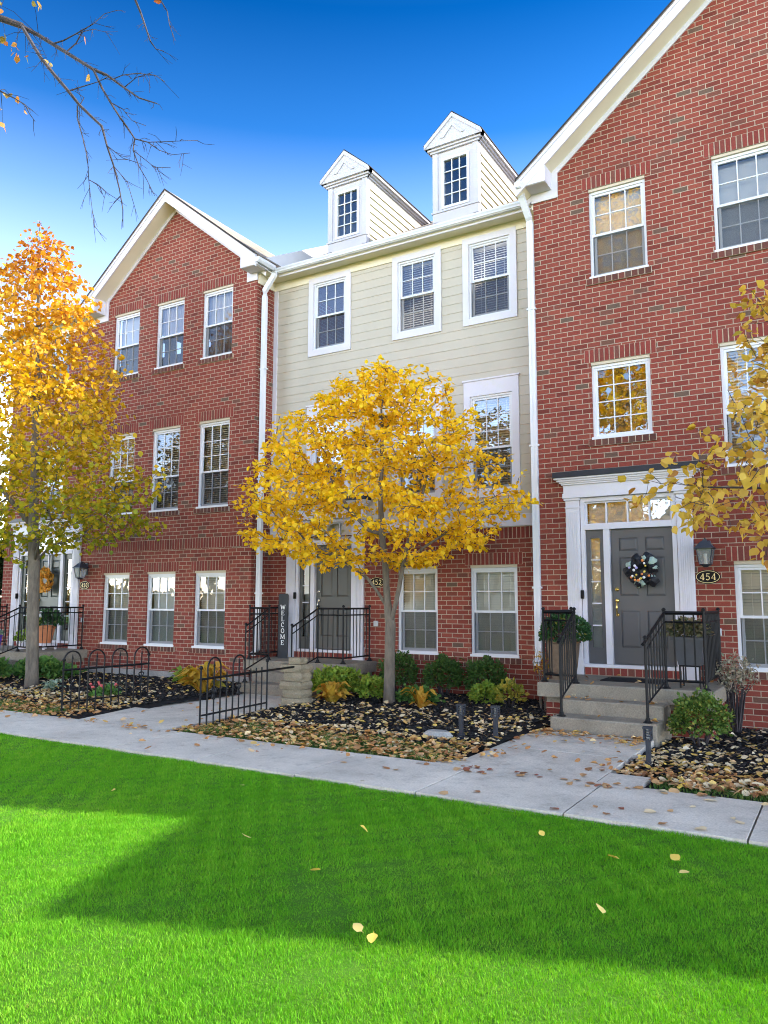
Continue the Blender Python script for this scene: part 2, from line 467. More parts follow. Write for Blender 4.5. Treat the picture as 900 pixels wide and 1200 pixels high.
def bark(name, col, sc=1.0):
    m, nt, b = newmat(name)
    mp = nt.nodes.new('ShaderNodeMapping'); mp.inputs['Scale'].default_value = (1,1,.25)
    nt.links.new(objcoord(nt), mp.inputs['Vector'])
    n = noise(nt, 16*sc, 6, .7, mp.outputs[0]); n2 = noise(nt, 2.5, 4)
    c = mixc(nt, .6, ramp(nt, n.outputs['Fac'], [(.3, tuple(x*.55 for x in col)),(.7, tuple(x*1.25 for x in col))]).outputs['Color'],
             ramp(nt, n2.outputs['Fac'], [(.3,(.75,.75,.72)),(.7,(1.15,1.12,1.05))]).outputs['Color'], 'MULTIPLY')
    nt.links.new(c, b.inputs['Base Color']); b.inputs['Roughness'].default_value = .9
    bump(nt, b, n.outputs['Fac'], .6, .012)
    return m
M['bark'] = bark('grey bark', (.15,.125,.10))
M['twig'] = bark('dark twig bark', (.045,.036,.040))

def soil(name, a, b_, sc):
    m, nt, b = newmat(name)
    n = noise(nt, sc, 8, .75)
    r = ramp(nt, n.outputs['Fac'], [(.3, a), (.75, b_)])
    nt.links.new(r.outputs['Color'], b.inputs['Base Color']); b.inputs['Roughness'].default_value = .97; b.inputs['Specular IOR Level'].default_value = .15
    bump(nt, b, n.outputs['Fac'], .9, .03)
    return m
M['mulch'] = soil('black mulch', (.007,.007,.008), (.030,.028,.028), 22)
M['chip'] = unit_brick_mat('black mulch chips', [(0,(.008,.008,.009)),(.6,(.022,.021,.022)),(.9,(.05,.046,.043)),(1,(.09,.075,.06))])
M['dirt'] = soil('bare dirt', (.05,.04,.028), (.12,.09,.06), 12)
M['turf'] = soil('turf thatch', (.045,.14,.010), (.09,.22,.014), 40)
M['asphalt'] = soil('street asphalt', (.04,.04,.042), (.06,.06,.062), 40)
M['terracotta'] = paint('terracotta', (.48,.18,.08), .8, .12, 8)
M['purple'] = paint('purple glaze', (.13,.06,.42), .4, .08, 8)
M['grey_pot'] = paint('charcoal planter resin', (.07,.07,.078), .55, .12, 6)
M['tan_pot'] = paint('brown wicker planter', (.16,.11,.075), .7, .2, 20)
M['mat'] = soil('black rubber mat', (.01,.01,.012), (.03,.03,.034), 60)
M['mesh_ribbon'] = paint('black mesh ribbon', (.012,.012,.016), .5, .2, 10)
M['sage_ribbon'] = paint('pale sage ribbon', (.33,.42,.36), .5, .15, 10)
M['orange_bead'] = paint('orange ornament', (.75,.25,.07), .35)
M['white_bead'] = paint('white ornament', (.8,.78,.80), .3)
M['purple_bead'] = paint('lilac ornament', (.40,.36,.65), .35)
M['gold_bead'] = paint('golden ornament', (.62,.46,.08), .35)
M['wreath_orange'] = leafmat('orange wreath leaves', [(0,(.55,.22,.03)),(.5,(.70,.34,.06)),(1,(.62,.42,.12))], .2)
M['house_white'] = paint('white clapboard', (.78,.77,.74), .6)
M['grass'] = leafmat('lawn grass blades', [(0,(.070,.26,.012)),(.30,(.105,.34,.016)),(.60,(.165,.41,.024)),(.86,(.24,.44,.040)),(1,(.44,.43,.14))], .3, zramp='patch', spec=.06)
M['fence_blade'] = leafmat('verge grass', [(0,(.05,.11,.02)),(.6,(.08,.17,.03)),(1,(.22,.22,.07))], .25)
# ================================================================== SETTING
def gz(x, y):
    """bed surface height: falls a little towards the right-hand house"""
    a = min(1, max(0, (x + 3.6) / 1.2)); b = min(1, max(0, (y - 7.3) / 3.0))
    return -0.13 * a * b

def sheet(name, x0, x1, y0, y1, step, zf, mat, kind='structure', jag=0.0):
    nx = max(2, int((x1-x0)/step)+1); ny = max(2, int((y1-y0)/step)+1)
    xs = np.linspace(x0, x1, nx); ys = np.linspace(y0, y1, ny)
    X, Y = np.meshgrid(xs, ys)
    Z = zf(X, Y)
    V = np.stack([X, Y, Z], -1).reshape(-1, 3)
    i = np.arange(nx*ny).reshape(ny, nx)
    F = np.stack([i[:-1,:-1], i[:-1,1:], i[1:,1:], i[1:,:-1]], -1).reshape(-1, 4)
    o = mesh_from(name, V, F, mat, smooth=True)
    return tag(o, kind=kind)

def bumpy(X, Y, a=.012, s=1.0, seed=0):
    return a*(np.sin(X*7.3*s+seed)*np.cos(Y*6.1*s+seed*2) + .7*np.sin(X*17.1*s+Y*13.7*s) + .5*np.sin(X*31*s-Y*27*s+seed))

sheet('ground', -900, 900, -900, 900, 60, lambda X, Y: X*0-.30, M['dirt'])
sheet('lawn', -34, 30, -8.5, 5.93, .35, lambda X, Y: -.03 + bumpy(X, Y, .004, .25), M['turf'])
sheet('street', -90, 90, -15.5, -8.6, 6, lambda X, Y: X*0-.14, M['asphalt'])
sheet('far_lawn', -90, 90, -40, -15.6, 4, lambda X, Y: X*0-.05, M['turf'])
sheet('back_ground', -90, 90, 24, 120, 12, lambda X, Y: X*0-.05, M['turf'])

# pavement slabs
b = MB()
joints = [-30 + 1.285*k for k in range(46)]
off = -1.965 - min(joints, key=lambda j: abs(j+1.965))
joints = [j + off for j in joints]
for a, c in zip(joints[:-1], joints[1:]):
    tz = random.uniform(-.001, .001)
    b.bbox(a+.007, c-.007, 5.955, 7.123, -.2, tz, .002)
tag(b.build('sidewalk', M['concrete']), kind='structure')
b = MB()
ys = [7.135, 8.38, 9.62]
for a, c in zip(ys[:-1], ys[1:]):
    b.bbox(-3.50, -2.05, a+.006, c-.006, -.2, random.uniform(-.008,-.006), .004)
b.prism([(-3.505,7.135),(-3.505,7.50),(-3.72,7.135)], 'z', -.2, -.0075)
b.bbox(-2.04, -1.66, 7.137, 7.60, -.2, -.007, .004)
b.build('front_walk', M['concrete'])['kind'] = 'structure'
b = MB()
for a, c in ((7.135, 8.4), (8.4, 9.6), (9.6, 10.68)):
    b.prism([(-9.15+(.35 if a<7.2 else .0)*0, a+.005), (-7.52, a+.005), (-7.52, c-.005), (-9.45, c-.005)], 'z', -.2, random.uniform(-.009,-.006))
b.build('garden_walk', M['concrete'])['kind'] = 'structure'
b = MB()
for a, c in ((7.135, 8.5), (8.5, 9.85)):
    b.bbox(-17.6, -15.6, a+.005, c-.005, -.2, random.uniform(-.009,-.006), .004)
b.build('porch_walk', M['concrete'])['kind'] = 'structure'

gzv = np.vectorize(gz)
for (x0, x1, y1, sd) in ((-15.58, -9.17, 11.9, 1), (-7.52, -3.49, 12.5, 2), (-2.06, 12, 11.9, 3), (-34, -17.65, 11.9, 4)):
    sheet('planting_bed', x0, x1, 7.14, y1, .06, lambda X, Y, sd=sd: gzv(X, Y) - .035 + .05*np.clip((Y-8.0)/.8, 0, 1) + bumpy(X, Y, .010, 1.0, sd), M['mulch'])

# ================================================================== WALLS, WINDOWS
def cuts(lo, hi, vals):
    return sorted({lo, hi, *[v for v in vals if lo < v < hi]})

def wall_cells(mb, x0, x1, z0, z1, y, holes, d=.12, back=True):
    xs = cuts(x0, x1, [h[0] for h in holes] + [h[1] for h in holes])
    zs = cuts(z0, z1, [h[2] for h in holes] + [h[3] for h in holes])
    for a, b_ in zip(xs[:-1], xs[1:]):
        for c, e in zip(zs[:-1], zs[1:]):
            mx, mz = (a+b_)/2, (c+e)/2
            if any(h[0] < mx < h[1] and h[2] < mz < h[3] for h in holes): continue
            mb.quad((a,y,c), (b_,y,c), (b_,y,e), (a,y,e))
            if back: mb.quad((b_,y+d,c), (a,y+d,c), (a,y+d,e), (b_,y+d,e))
    for (a, b_, c, e) in holes:
        mb.quad((a,y,c), (a,y+d,c), (b_,y+d,c), (b_,y,c))
        mb.quad((a,y,e), (b_,y,e), (b_,y+d,e), (a,y+d,e))
        mb.quad((a,y,c), (a,y,e), (a,y+d,e), (a,y+d,c))
        mb.quad((b_,y,c), (b_,y+d,c), (b_,y+d,e), (b_,y,e))
    return mb

def lap_rows(mb, x0, x1, z0, z1, y, holes, e=.173, out=.009):
    """lap siding on a wall facing -Y, rows that stand proud at their bottom edge"""
    z = z0
    while z < z1 - 1e-6:
        zt = min(z + e, z1)
        zz = cuts(z, zt, [h[2] for h in holes] + [h[3] for h in holes])
        for c, d_ in zip(zz[:-1], zz[1:]):
            segs = [(x0, x1)]
            for h in holes:
                if h[2] < (c+d_)/2 < h[3]:
                    ns = []
                    for s in segs:
                        if h[1] <= s[0] or h[0] >= s[1]: ns.append(s); continue
                        if h[0] > s[0]: ns.append((s[0], h[0]))
                        if h[1] < s[1]: ns.append((h[1], s[1]))
                    segs = ns
            ya = y - out*(1-(c-z)/e) - .002; yb = y - out*(1-(d_-z)/e) - .002
            for s in segs:
                mb.quad((s[0],ya,c), (s[1],ya,c), (s[1],yb,d_), (s[0],yb,d_))
                if c == z: mb.quad((s[0],y+.004,c), (s[1],y+.004,c), (s[1],ya,c), (s[0],ya,c))
        z = zt
    return mb

def soldier(parent, name, x0, x1, z0, z1, y, mat, proj=.006, w=.0765):
    """a row of upright bricks with real joints"""
    n = max(2, round((x1-x0)/w)); w = (x1-x0)/n
    b = MB()
    bk = MB().box(x0, x1, y-proj+.004, y+.019, z0, z1)
    for k in range(n):
        j = random.uniform(-.0015, .0015)
        b.box(x0+k*w+.0075, x0+(k+1)*w-.0075, y-proj+j, y+.02, z0+.004, z1-.004)
    o = b.build(name, mat, parent)
    # the mortar bed shares the mesh of the course
    o.data.materials.append(M['mortar'])
    me = o.data; nv = len(me.vertices)
    V = np.array([v.co[:] for v in me.vertices]); F = [tuple(p.vertices) for p in me.polygons]; nf = len(F)
    off = np.array(worldloc(parent))
    V = np.concatenate([V, np.array(bk.v) - off]); F += [tuple(nv+i for i in f) for f in bk.f]
    me2 = bpy.data.meshes.new(name); me2.from_pydata([tuple(v) for v in V], [], F); me2.update()
    me2.materials.append(mat); me2.materials.append(M['mortar'])
    me2.polygons.foreach_set('material_index', np.array([0]*nf + [1]*(len(F)-nf), dtype=np.int32))
    o.data = me2
    return o

def sash(x0, x1, z0, z1, y, rows, cols, rail=.038, d=.03, top=None, bot=None):
    b = MB()
    top = rail if top is None else top; bot = rail if bot is None else bot
    b.box(x0, x0+rail, y, y+d, z0, z1); b.box(x1-rail, x1, y, y+d, z0, z1)
    b.box(x0+rail, x1-rail, y, y+d, z0, z0+bot); b.box(x0+rail, x1-rail, y, y+d, z1-top, z1)
    gx0, gx1, gz0, gz1 = x0+rail, x1-rail, z0+bot, z1-top
    for k in range(1, cols):
        x = gx0 + (gx1-gx0)*k/cols
        b.box(x-.008, x+.008, y+.006, y+.020, gz0, gz1)
    for k in range(1, rows):
        z = gz0 + (gz1-gz0)*k/rows
        b.box(gx0, gx1, y+.0075, y+.0185, z-.008, z+.008)
    return b, (gx0, gx1, gz0, gz1)

def screen_mat():
    m = bpy.data.materials.new('insect screen'); m.use_nodes = True
    nt = m.node_tree; nt.nodes.clear()
    out = nt.nodes.new('ShaderNodeOutputMaterial')
    tr = nt.nodes.new('ShaderNodeBsdfTransparent'); df = nt.nodes.new('ShaderNodeBsdfDiffuse'); df.inputs['Color'].default_value = (.035,.035,.04,1)
    mx = nt.nodes.new('ShaderNodeMixShader'); mx.inputs['Fac'].default_value = .42
    nt.links.new(tr.outputs[0], mx.inputs[1]); nt.links.new(df.outputs[0], mx.inputs[2]); nt.links.new(mx.outputs[0], out.inputs['Surface'])
    return m
M['screen'] = screen_mat()

def slats(x0, x1, z0, z1, y, tilt=.5, pitch=.045):
    b = MB(); z = z0
    while z < z1 - .03:
        b.quad((x0, y-.020, z-.020*tilt), (x1, y-.020, z-.020*tilt), (x1, y+.020, z+.020*tilt), (x0, y+.020, z+.020*tilt))
        z += pitch*random.uniform(.96, 1.04)
    b.box(x0, x1, y-.025, y+.025, z1-.05, z1)
    for k in (.2, .8):
        x = x0+(x1-x0)*k
        b.box(x-.004, x+.004, y-.024, y-.022, z0, z1-.05)
    return b

def drape(x0, x1, z0, z1, y, waves=9):
    n = 60; v = []
    for k in range(n+1):
        t = k/n; x = x0+(x1-x0)*t
        yy = y + .03*math.sin(t*waves*2*math.pi) + .012*math.sin(t*waves*5.1)
        v += [(x, yy, z0), (x*.985+.015*(x0+x1)/2, yy, z1)]
    return MB().add(v, [(2*k, 2*k+2, 2*k+3, 2*k+1) for k in range(n)])

def window(house, x0, x1, z0, z1, y, frac=.5, up=(2,3), lo=(2,3), dress='slats', casing=False, fixed=None, head=.0, open_bottom=False):
    """double-hung window in the wall plane y (facing -Y); returns the frame, its part"""
    fr = MB(); f = .042
    ya, yb = (y-.005, y+.11) if casing else (y+.045, y+.14)
    fr.box(x0, x0+f, ya, yb, z0, z1); fr.box(x1-f, x1, ya, yb, z0, z1)
    fr.box(x0+f, x1-f, ya, yb, z0, z0+f); fr.box(x0+f, x1-f, ya, yb, z1-f, z1)
    if not casing: fr.box(x0-.012, x1+.012, y-.012, y+.05, z0-.012, z0+.03)
    w = fr.build('window', M['vinyl'], house)
    X0, X1, Z0, Z1 = x0+f, x1-f, z0+f, z1-f
    gm = M['glass_clear'] if z1 < 3 or (x1 < -10.5 and z1 < 6) else M['glass']
    ys = ya + .02
    if fixed:
        b, g = sash(X0, X1, Z0, Z1, ys, *fixed)
        b.build('sash', M['vinyl'], w)
        MB().quad((g[0],ys+.021,g[2]),(g[1],ys+.021,g[2]),(g[1],ys+.021,g[3]),(g[0],ys+.021,g[3])).build('pane', gm, w)
    else:
        zm = Z0 + (Z1-Z0)*(1-frac)
        b, g = sash(X0, X1, zm-.02, Z1, ys, *up)
        b.build('upper_sash', M['vinyl'], w)
        MB().quad((g[0],ys+.021,g[2]),(g[1],ys+.021,g[2]),(g[1],ys+.021,g[3]),(g[0],ys+.021,g[3])).build('pane', gm, w)
        lift = .14 if open_bottom else 0
        y2 = ys + .034
        b, g = sash(X0+.012, X1-.012, Z0+lift, zm+.02+lift*0, y2, *lo, bot=.05)
        b.build('lower_sash', M['vinyl'], w)
        MB().quad((g[0],y2+.021,g[2]),(g[1],y2+.021,g[2]),(g[1],y2+.021,g[3]),(g[0],y2+.021,g[3])).build('pane', gm, w)
        MB().quad((X0,ys+.012,Z0),(X1,ys+.012,Z0),(X1,ys+.012,zm-.022),(X0,ys+.012,zm-.022)).build('insect_screen', M['screen'], w)
    yd = yb + .06
    if dress == 'slats': slats(X0-.01, X1+.01, Z0+.01+(.0 if not open_bottom else .3), Z1, yd, 1.05 if z1 < 3 else .8).build('blind', M['blind'], w)
    elif dress == 'half': slats(X0-.01, X1+.01, Z0+(Z1-Z0)*.42, Z1, yd, 1.05 if z1 < 3 else .8).build('blind', M['blind'], w)
    elif dress == 'shade': MB().box(X0-.01, X1+.01, yd, yd+.006, Z0+.02, Z1).build('roller_shade', M['shade'], w)
    elif dress == 'halfshade': MB().box(X0-.01, X1+.01, yd, yd+.006, zm-.05, Z1).build('roller_shade', M['shade'], w)
    elif dress == 'drape':
        drape(X0-.02, X1+.02, zm-.08, Z1, yd, 5).build('valance', M['drape'], w)
        drape(X0-.02, X0+(X1-X0)*.42, Z0, Z1, yd+.05, 4).build('curtain', M['drape'], w)
        drape(X1-(X1-X0)*.36, X1+.02, Z0, Z1, yd+.05, 4).build('curtain', M['drape'], w)
    if casing:
        c = MB(); k = .115; yc = y-.034; hd = max(head, k)
        c.box(x0-k, x0+.006, yc, y+.02, z0-k, z1+hd); c.box(x1-.006, x1+k, yc, y+.02, z0-k, z1+hd)
        c.box(x0+.006, x1-.006, yc, y+.02, z0-k, z0+.006); c.box(x0+.006, x1-.006, yc, y+.02, z1-.006, z1+hd)
        if head: c.box(x0-k-.02, x1+k+.02, yc-.02, y+.02, z1+hd, z1+hd+.03)
        c.build('casing', M['white'], w)
    else:
        soldier(w, 'lintel', x0-.10, x1+.10, z1+.045, z1+.255, y, M['soldier'])
        MB().box(x0, x1, y+.012, y+.14, z1, z1+.045).build('head_trim', M['tan_trim'], w)
        MB().box(x0-.055, x1+.055, y-.028, y+.03, z0-.112, z0-.014).build('sill_bed', M['mortar'], w)
        soldier(w, 'sill', x0-.06, x1+.06, z0-.115, z0-.012, y-.005, M['sillbrick'], .032, .1)
    return w

def brick_holes(wins):
    return [(a, b_, c, d+.045) for (a, b_, c, d) in wins]

def door_unit(house, y, zl, X, doormat, knobmat, sides='left'):
    """X: pilaster outer left, pilaster outer right, door left, door right"""
    pl, pr, dl, dr = X
    ent = MB()
    zt = 3.17
    ent.box(pl-.02, pr+.02, y-.10, y+.02, zt+.055, zt+.13)
    ent.box(pl-.005, pr+.005, y-.085, y+.02, zt+.13, zt+.26)
    for i, (o, h0, h1) in enumerate(((.03,.26,.285),(.055,.285,.31),(.085,.31,.34),(.12,.34,.365))):
        ent.box(pl-o, pr+o, y-.09-o, y+.02, zt+h0, zt+h1)
    s = ent.build('door_surround', M['white'], house)
    cap = MB(); cap.prism([(y-.235, zt+.366), (y+.02, zt+.366), (y+.02, zt+.50), (y-.235, zt+.45)], 'x', pl-.13, pr+.13)
    cap.build('canopy_cap', M['canopy'], s)
    for a in (pl, pr-.24):
        p = MB(); c = a+.24
        p.box(a, c, y-.06, y+.02, zl+.002, zl+.24)
        p.box(a+.012, c-.012, y-.045, y+.02, zl+.24, zt+.055)
        for k in range(6):
            x = a+.045+k*.03
            p.box(x-.008, x+.008, y-.053, y-.044, zl+.32, zt-.16)
        p.box(a+.002, c-.002, y-.058, y+.02, zt-.10, zt-.08)
        p.box(a-.008, c+.008, y-.075, y+.02, zt+.02, zt+.054)
        p.build('pilaster', M['white'], s)
    # frame: jambs, mullions, transom bar
    jl, jr = pl+.25, pr-.25
    zd0, zd1 = zl+.17, zl+.17+2.04
    fr = MB()
    fr.box(jl-.012, jl+.05, y-.02, y+.12, zd0, zt+.05); fr.box(jr-.05, jr+.012, y-.02, y+.12, zd0, zt+.05)
    fr.box(jl+.05, jr-.05, y-.018, y+.12, zt-.01, zt+.05)
    fr.box(jl+.05, jr-.05, y-.03, y+.12, zd1, zd1+.075)
    mulls = []
    if dl - jl > .2: mulls.append((dl-.095, dl-.002))
    if jr - dr > .2: mulls.append((dr+.002, dr+.095))
    for a, c in mulls: fr.box(a, c, y-.022, y+.12, zd0, zd1)
    fr.box(jl-.012, jr+.012, y-.05, y+.12, zd0-.05, zd0-.002)
    fr.build('door_frame', M['white'], s)
    soldier(s, 'threshold_brick', jl, jr, zl+.005, zd0-.052, y-.045, M['soldier'], .01, .105)
    MB().box(jl, jr, y-.05, y+.02, zl+.003, zd0-.054).build('threshold_mortar', M['mortar'], s)
    # transom
    t = MB(); n = 4
    for k in range(1, n):
        x = jl+.05 + (jr-jl-.1)*k/n
        t.box(x-.012, x+.012, y+.03, y+.055, zd1+.075, zt-.01)
    t.box(jl+.05, jl+.075, y+.032, y+.06, zd1+.075, zt-.01); t.box(jr-.075, jr-.05, y+.032, y+.06, zd1+.075, zt-.01)
    t.box(jl+.05, jr-.05, y+.033, y+.058, zd1+.075, zd1+.10); t.box(jl+.05, jr-.05, y+.033, y+.058, zt-.035, zt-.01)
    tr = t.build('transom', M['white'], house)
    MB().quad((jl+.05,y+.06,zd1+.07),(jr-.05,y+.06,zd1+.07),(jr-.05,y+.06,zt),(jl+.05,y+.06,zt)).build('pane', M['glass'], tr)
    MB().quad((jl+.05,y+.25,zd1+.0),(jr-.05,y+.25,zd1+.0),(jr-.05,y+.25,zt+.05),(jl+.05,y+.25,zt+.05)).build('shade_cloth', M['drape'], tr)
    # sidelights
    lites = []
    if dl - jl > .2: lites.append((jl+.05, dl-.095))
    if jr - dr > .2: lites.append((dr+.095, jr-.05))
    for a, c in lites:
        b = MB(); m = (c-a)*.24
        b.box(a, a+m, y+.03, y+.07, zd0, zd1); b.box(c-m, c, y+.03, y+.07, zd0, zd1)
        b.box(a+m, c-m, y+.03, y+.07, zd0, zd0+.24); b.box(a+m, c-m, y+.03, y+.07, zd1-.13, zd1)
        sd = b.build('sidelight', doormat, house)
        g = MB()
        for k in range(1, 5):
            z = zd0+.24+(zd1-zd0-.37)*k/5
            g.box(a+m, c-m, y+.036, y+.05, z-.011, z+.011)
        g.build('muntin', M['white'], sd)
        MB().quad((a+m,y+.055,zd0+.23),(c-m,y+.055,zd0+.23),(c-m,y+.055,zd1-.12),(a+m,y+.055,zd1-.12)).build('pane', M['glass'], sd)
        MB().quad((a,y+.20,zd0),(c,y+.20,zd0),(c,y+.20,zd1),(a,y+.20,zd1)).build('privacy_curtain', M['drape'], sd)
    # door leaf with six recessed panels
    d = MB(); yd = y+.045; wd = dr-dl
    stx = [dl+.006, dl+.125, dl+wd/2-.055, dl+wd/2+.055, dr-.125, dr-.006]
    zz = [zd0+.01, zd0+.25, zd0+.80, zd0+1.02, zd0+1.60, zd0+1.70, zd0+1.90, zd1-.006]
    for a, c in ((0,1),(2,3),(4,5)): d.box(stx[a], stx[c], yd, yd+.04, zz[0], zz[7])
    for a, c in ((0,1),(2,3),(4,5),(6,7)):
        for e, g_ in ((1,2),(3,4)): d.box(stx[e], stx[g_], yd, yd+.04, zz[a], zz[c])
    for e, g_ in ((1,2),(3,4)):
        for a, c in ((1,2),(3,4),(5,6)):
            x0_, x1_, z0_, z1_ = stx[e], stx[g_], zz[a], zz[c]
            k = .035
            v = [(x0_,yd+.018,z0_),(x1_,yd+.018,z0_),(x1_,yd+.018,z1_),(x0_,yd+.018,z1_),(x0_+k,yd+.006,z0_+k),(x1_-k,yd+.006,z0_+k),(x1_-k,yd+.006,z1_-k),(x0_+k,yd+.006,z1_-k)]
            d.add(v, [(4,5,6,7),(0,1,5,4),(1,2,6,5),(2,3,7,6),(3,0,4,7)])
    dd = d.build('door', doormat, house)
    hx = dl+.075
    db = MB()
    db.tube([(hx, yd+.002, zd0+1.12), (hx, yd-.028, zd0+1.12)], [.032, .026], 16)
    db.tube([(hx, yd-.028, zd0+1.12), (hx, yd-.034, zd0+1.12)], [.012, .010], 12)
    db.build('deadbolt', knobmat, dd, True)
    h = MB()
    h.tube([(hx, yd+.002, zd0+.95), (hx, yd-.03, zd0+.95)], [.033, .024], 16)
    h.tube([(hx, yd-.02, zd0+.93), (hx, yd-.055, zd0+.91), (hx, yd-.06, zd0+.84), (hx, yd-.05, zd0+.76), (hx, yd-.01, zd0+.735)], [.010,.011,.012,.011,.009], 10)
    h.tube([(hx, yd+.002, zd0+.735), (hx, yd-.018, zd0+.735)], [.028, .02], 16)
    h.build('handle', knobmat, dd, True)
    bell = MB(); bx = jl+.02
    bell.bbox(pl+.225, pl+.265, y-.085, y-.022, zd0+.98, zd0+1.11, .008)
    bell.build('doorbell', M['plaque'], s)
    return s

def downspout(house, x, y, ztop, zbot, pts_top, mat=None):
    b = MB()
    path = pts_top + [(x, y, zbot+.12), (x-.0, y-.14, zbot+.03)]
    w, d = .052, .036
    prev = None
    P = [Vector(p) for p in path]
    rings = []
    for i, p in enumerate(P):
        t = (P[min(i+1, len(P)-1)] - P[max(i-1, 0)]).normalized()
        if abs(t.z) > .95: u = Vector((1,0,0)); v = Vector((0,1,0))
        else:
            u = Vector((1,0,0)) - t*t.x; u.normalize(); v = t.cross(u)
        rings.append([p+u*sx*w+v*sy*d for sx, sy in ((-1,-1),(-.2,-1),(-.2,-.82),(.2,-.82),(.2,-1),(1,-1),(1,1),(-1,1))])
    V = [q for r in rings for q in r]; F = []
    for i in range(len(rings)-1):
        for k in range(8):
            j = (k+1) % 8
            F.append((i*8+k, i*8+j, (i+1)*8+j, (i+1)*8+k))
    b.add(V, F)
    for z in np.arange(zbot+1.2, ztop-.3, 2.3): b.box(x-.075, x+.075, y-d-.006, y+.05, z, z+.03)
    return b.build('downspout', M['vinyl'], house)

def gutter(house, x0, x1, y, z):
    """K-style gutter along X, its front top edge at (y, z)"""
    b = MB()
    b.prism([(y, z), (y+.012, z), (y+.012, z-.02), (y+.018, z-.085), (y+.11, z-.085), (y+.11, z-.004), (y+.125, z-.004), (y+.125, z-.10), (y+.045, z-.10), (y+.03, z-.075), (y+.012, z-.05), (y, z-.03)], 'x', x0, x1)
    return b.build('gutter', M['vinyl'], house)

def slab_roof(house, a, b_, c, d, t=.10, name='roof', mat=None):
    """sloping slab: corners a,b (eave) c,d (ridge), thickness t downwards"""
    v = [Vector(p) for p in (a, b_, c, d)]
    n = (v[1]-v[0]).cross(v[3]-v[0]).normalized()
    if n.z < 0: n = -n
    w = [p - n*t for p in v]
    m = MB().add([*v, *w], [(0,1,2,3),(7,6,5,4),(0,4,5,1),(1,5,6,2),(2,6,7,3),(3,7,4,0)])
    return m.build(name, mat or M['shingle'], house)

def front_gable(house, xc, half, yf, yw, za, slope, yback, xr0, xr1):
    """gable roof over a brick front: slabs, rake boards, soffits and boxed eave returns.
    yf front of the rake board, yw wall plane, za top of the apex, half: half width at the eave"""
    ze = za - half*slope
    parts = []
    for s in (-1, 1):
        xe = xc + s*half
        parts.append(slab_roof(house, (xe,yf-.03,ze), (xe,yback,ze), (xc,yback,za), (xc,yf-.03,za), .035, 'roof'))
        # dark shingle edge along the rake
        e = MB(); L = math.hypot(half, half*slope)
        e.add([(xe,yf-.035,ze+.004),(xc,yf-.035,za+.004),(xc,yf-.035,za-.034),(xe,yf-.035,ze-.034),(xe,yf+.02,ze+.004),(xc,yf+.02,za+.004),(xc,yf+.02,za-.034),(xe,yf+.02,ze-.034)],
              [(0,1,2,3),(7,6,5,4),(0,4,5,1),(3,2,6,7)])
        e.build('shingle_edge', M['shingle_edge'], house)
        # rake board (plumb cut)
        h = .25; r = MB(); dz = -.036
        r.add([(xe,yf,ze+dz),(xc,yf,za+dz),(xc,yf,za+dz-h),(xe,yf,ze+dz-h),(xe,yf+.03,ze+dz),(xc,yf+.03,za+dz),(xc,yf+.03,za+dz-h),(xe,yf+.03,ze+dz-h)],
              [(0,1,2,3),(7,6,5,4),(0,4,5,1),(3,2,6,7),(0,3,7,4),(1,5,6,2)])
        r.add([(xe,yf-.018,ze+dz),(xc,yf-.018,za+dz),(xc,yf-.018,za+dz-.07),(xe,yf-.018,ze+dz-.07),(xe,yf,ze+dz),(xc,yf,za+dz),(xc,yf,za+dz-.07),(xe,yf,ze+dz-.07)],
              [(0,1,2,3),(0,4,5,1),(3,2,6,7)])
        rk = r.build('rake_board', M['white'], house)
        # sloping soffit between rake board and wall
        q = MB(); zo = dz-h+.012
        q.quad((xe,yf+.03,ze+zo),(xc,yf+.03,za+zo),(xc,yw,za+zo),(xe,yw,ze+zo))
        q.build('rake_soffit', M['cream'], rk)
        # frieze against the brick
        f = MB(); fz = zo
        f.add([(xe,yw-.022,ze+fz),(xc,yw-.022,za+fz),(xc,yw-.022,za+fz-.10),(xe,yw-.022,ze+fz-.10),(xe,yw,ze+fz),(xc,yw,za+fz),(xc,yw,za+fz-.10),(xe,yw,ze+fz-.10)],
              [(0,1,2,3),(3,2,6,7),(0,4,5,1)])
        f.build('rake_frieze', M['white'], rk)
    return ze

def eave_return(house, xo, xi, yf, yw, z0, z1, xw):
    """boxed cornice return: xo outer x, xi inner x, xw the wall corner"""
    lo, hi = min(xo, xi), max(xo, xi)
    s = 1 if xi > xo else -1
    b = MB()
    # front board follows the rake: a trapezoid
    if s > 0: b.prism([(lo, z0+.10), (hi, z0+.10), (hi, z1), (lo, z0+.24)], 'y', yf+.004, yf+.026)
    else: b.prism([(lo, z0+.10), (hi, z0+.10), (hi, z0+.24), (lo, z1)], 'y', yf+.004, yf+.026)
    b.box(xi-.024 if s > 0 else xi, xi if s > 0 else xi+.024, yf+.03, yw, z0+.10, z1)
    b.box(lo+.002, hi-.002, yf+.02, yw, z0+.094, z0+.106)
    r = b.build('eave_return', M['white'], house)
    c = MB()
    if s > 0:
        c.box(xw-.02, xi+.10, yw-.03, yw-.002, z0-.06, z0+.092); c.box(xi+.002, xi+.10, yw-.03, yw-.002, z0+.092, z1+.10)
    else:
        c.box(xi-.10, xw+.02, yw-.03, yw-.002, z0-.06, z0+.092); c.box(xi-.10, xi-.002, yw-.03, yw-.002, z0+.092, z1+.10)
    c.build('return_frieze', M['white'], r)
    return r
# ================================================================== HOUSES
YR = 11.86; YC = 12.45
